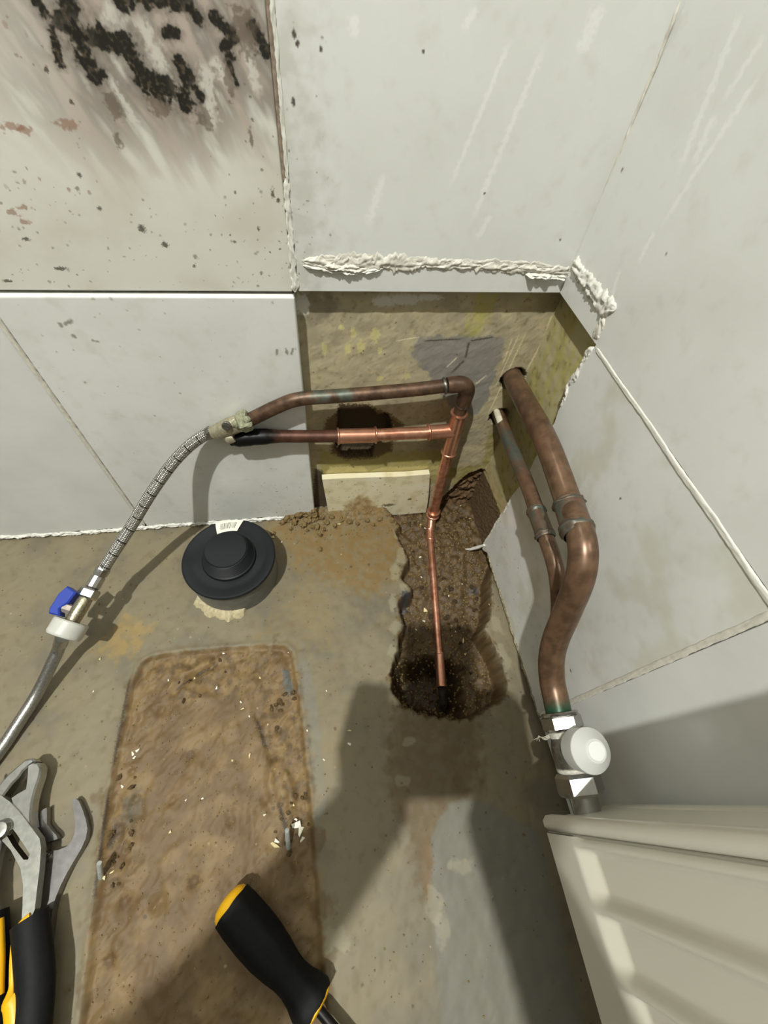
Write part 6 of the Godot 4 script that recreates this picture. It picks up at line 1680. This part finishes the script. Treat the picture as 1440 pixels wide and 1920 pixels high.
# one skin over tapered bones: signed distances joined smoothly on a grid, one vertex in each cell that the skin crosses
func skin(m: MB, bones: Array, cell: float, blend: float) -> void:
	var f := {}
	var tint := {}
	for b in bones:
		var r: float = maxf(b[2], b[3]) + cell * 2.0
		var lo: Vector3 = (b[0] as Vector3).min(b[1]) - Vector3.ONE * r
		var hi: Vector3 = (b[0] as Vector3).max(b[1]) + Vector3.ONE * r
		for x in range(floori(lo.x / cell), ceili(hi.x / cell) + 1):
			for y in range(floori(lo.y / cell), ceili(hi.y / cell) + 1):
				for z in range(floori(lo.z / cell), ceili(hi.z / cell) + 1):
					var k := Vector3i(x, y, z)
					if f.has(k):
						continue
					var p := Vector3(k) * cell
					if absf(bone_away(b, p)) > cell * 2.5 + blend * 0.5:
						continue
					var s := 0.0
					var best := 1e9
					for q in bones:
						var e := bone_away(q, p)
						s += exp(-e / blend * 4.0)
						if e < best:
							best = e
							tint[k] = q[4]
					f[k] = -log(maxf(s, 1e-30)) * blend / 4.0
	var corner := [Vector3i(0, 0, 0), Vector3i(1, 0, 0), Vector3i(0, 1, 0), Vector3i(1, 1, 0), Vector3i(0, 0, 1), Vector3i(1, 0, 1), Vector3i(0, 1, 1), Vector3i(1, 1, 1)]
	var edges := [[0, 1], [2, 3], [4, 5], [6, 7], [0, 2], [1, 3], [4, 6], [5, 7], [0, 4], [1, 5], [2, 6], [3, 7]]
	var made := {}
	for k: Vector3i in f:
		var v := []
		for c in corner:
			if not f.has(k + c):
				break
			v.append(f[k + c])
		if v.size() < 8:
			continue
		var p := Vector3.ZERO
		var n := 0
		for e in edges:
			if (v[e[0]] < 0.0) != (v[e[1]] < 0.0):
				p += (Vector3(corner[e[0]])).lerp(Vector3(corner[e[1]]), v[e[0]] / (v[e[0]] - v[e[1]]))
				n += 1
		if n:
			made[k] = m.vert((Vector3(k) + p / n) * cell, Vector2.ZERO, tint[k])
	for k: Vector3i in made:
		for ax in 3:
			var step := Vector3i.ZERO
			step[ax] = 1
			if not f.has(k + step) or (f[k] < 0.0) == (f[k + step] < 0.0):
				continue
			var u := Vector3i.ZERO
			u[(ax + 1) % 3] = 1
			var w := Vector3i.ZERO
			w[(ax + 2) % 3] = 1
			if made.has(k - u) and made.has(k - w) and made.has(k - u - w):
				if f[k] < 0.0:
					m.quad(made[k - u - w], made[k - w], made[k], made[k - u])
				else:
					m.quad(made[k - u], made[k], made[k - w], made[k - u - w])


func bone_away(b: Array, p: Vector3) -> float:
	var e: Vector3 = b[1] - b[0]
	var t := clampf((p - b[0]).dot(e) / maxf(e.length_squared(), 1e-9), 0.0, 1.0)
	return (p - b[0] - e * t).length() - lerpf(b[2], b[3], t)


func build_photographer() -> void:
	# the phone is held just behind the point of view; the person kneels behind it, out of the picture, and throws the shadow on the floor
	var right := Vector3(0.9861, 0.0825, 0.1441)
	var up := Vector3(0.0729, 0.5647, -0.8221)
	var back := Vector3(-0.1492, 0.8212, 0.5509)
	var eye := Vector3(-0.2434, 0.551, 0.374)
	var ph := thing("phone", "dark phone held in both hands above the floor, out of view", "phone", eye + back * 0.012)
	obj("case", MB.new().box(Vector3(-0.062, -0.135, 0.0), Vector3(0.013, 0.018, 0.009), 0.003, Transform3D(Basis(right, up, back), Vector3.ZERO)).mesh(mat(C(30, 32, 36), 0.4), 50), ph)
	obj("screen", MB.new().box(Vector3(-0.059, -0.132, 0.0088), Vector3(0.010, 0.015, 0.0094), 0.0002, Transform3D(Basis(right, up, back), Vector3.ZERO)).mesh(mat(C(12, 12, 14), 0.15), 50), ph)
	var who := thing("person", "person kneeling in dark clothes, holding a phone, behind the viewpoint", "person", Vector3(-0.43, 0, 1.05))
	var o := -who.position
	var cloth := L(44, 48, 58)
	var jeans := L(46, 54, 74)
	var flesh := L(206, 160, 134)
	var hair := L(52, 40, 30)
	var shoe := L(40, 38, 36)
	var pc := eye + back * 0.012 - right * 0.0245 - up * 0.06
	var hl := pc - right * 0.0630 - up * 0.022 + back * 0.012
	var hr := pc + right * 0.0630 - up * 0.030 + back * 0.012
	var wl := Vector3(-0.352, 0.560, 0.505)
	var wr := Vector3(-0.236, 0.520, 0.520)
	var el := Vector3(-0.545, 0.720, 0.665)
	var er := Vector3(-0.240, 0.640, 0.720)
	var sl := Vector3(-0.610, 0.930, 0.900)
	var sr := Vector3(-0.255, 0.930, 0.920)
	var bones := [
		[wl, el, 0.030, 0.042, cloth], [el, sl, 0.044, 0.056, cloth], [wr, er, 0.030, 0.042, cloth], [er, sr, 0.044, 0.056, cloth],
		[sl, sr, 0.062, 0.062, cloth], [Vector3(-0.43, 0.90, 0.95), Vector3(-0.43, 0.62, 1.12), 0.125, 0.120, cloth], [Vector3(-0.50, 0.88, 0.95), Vector3(-0.48, 0.60, 1.12), 0.10, 0.11, cloth], [Vector3(-0.36, 0.88, 0.95), Vector3(-0.38, 0.60, 1.12), 0.10, 0.11, cloth],
		[Vector3(-0.51, 0.50, 1.18), Vector3(-0.35, 0.50, 1.18), 0.115, 0.115, jeans], [Vector3(-0.52, 0.48, 1.16), Vector3(-0.60, 0.075, 0.98), 0.090, 0.062, jeans], [Vector3(-0.34, 0.48, 1.16), Vector3(-0.28, 0.075, 0.98), 0.090, 0.062, jeans],
		[Vector3(-0.60, 0.070, 0.99), Vector3(-0.57, 0.058, 1.36), 0.060, 0.042, jeans], [Vector3(-0.28, 0.070, 0.99), Vector3(-0.31, 0.058, 1.36), 0.060, 0.042, jeans],
		[Vector3(-0.57, 0.05, 1.37), Vector3(-0.565, 0.045, 1.52), 0.044, 0.036, shoe], [Vector3(-0.31, 0.05, 1.37), Vector3(-0.315, 0.045, 1.52), 0.044, 0.036, shoe],
		[Vector3(-0.43, 0.95, 0.93), Vector3(-0.43, 1.05, 0.88), 0.055, 0.050, flesh], [Vector3(-0.43, 1.13, 0.87), Vector3(-0.43, 1.10, 0.83), 0.085, 0.066, flesh], [Vector3(-0.43, 1.165, 0.895), Vector3(-0.43, 1.13, 0.91), 0.085, 0.080, hair],
		[Vector3(-0.43, 1.095, 0.765), Vector3(-0.43, 1.075, 0.752), 0.012, 0.013, flesh], [Vector3(-0.52, 1.11, 0.875), Vector3(-0.52, 1.09, 0.87), 0.014, 0.012, flesh], [Vector3(-0.34, 1.11, 0.875), Vector3(-0.34, 1.09, 0.87), 0.014, 0.012, flesh]]
	for q in bones:
		q[0] += o
		q[1] += o
	var m := MB.new()
	skin(m, bones, 0.014, 0.03)
	for s in [[hl, wl, 1.0], [hr, wr, -1.0]]:
		var palm: Vector3 = s[0]
		var wrist: Vector3 = s[1]
		var inn: Vector3 = right * s[2]
		var hand := [[wrist, palm - up * 0.012, 0.027, 0.024, flesh], [palm - up * 0.012, palm + up * 0.022, 0.024, 0.020, flesh]]
		for k in 4:
			var root := palm + up * (0.028 - 0.018 * k) - back * 0.004
			var knuckle := root + inn * (-0.004) - back * 0.022
			hand.append([root, knuckle, 0.0095, 0.0088, flesh])
			hand.append([knuckle, knuckle + inn * (0.024 - 0.003 * absf(k - 1.0)), 0.0088, 0.0078, flesh])
		var th := palm + up * 0.004 + back * 0.010
		hand.append([th, th + inn * 0.022 + up * 0.016 + back * 0.004, 0.0115, 0.0098, flesh])
		hand.append([th + inn * 0.022 + up * 0.016 + back * 0.004, th + inn * 0.038 + up * 0.030, 0.0098, 0.0085, flesh])
		for q in hand:
			q[0] += o
			q[1] += o
		skin(m, hand, 0.0045, 0.008)
	obj("body", m.mesh(mottled(C(255, 255, 255), 0.8, 0.0, 0.1, 6.0, 201, true), 180), who)
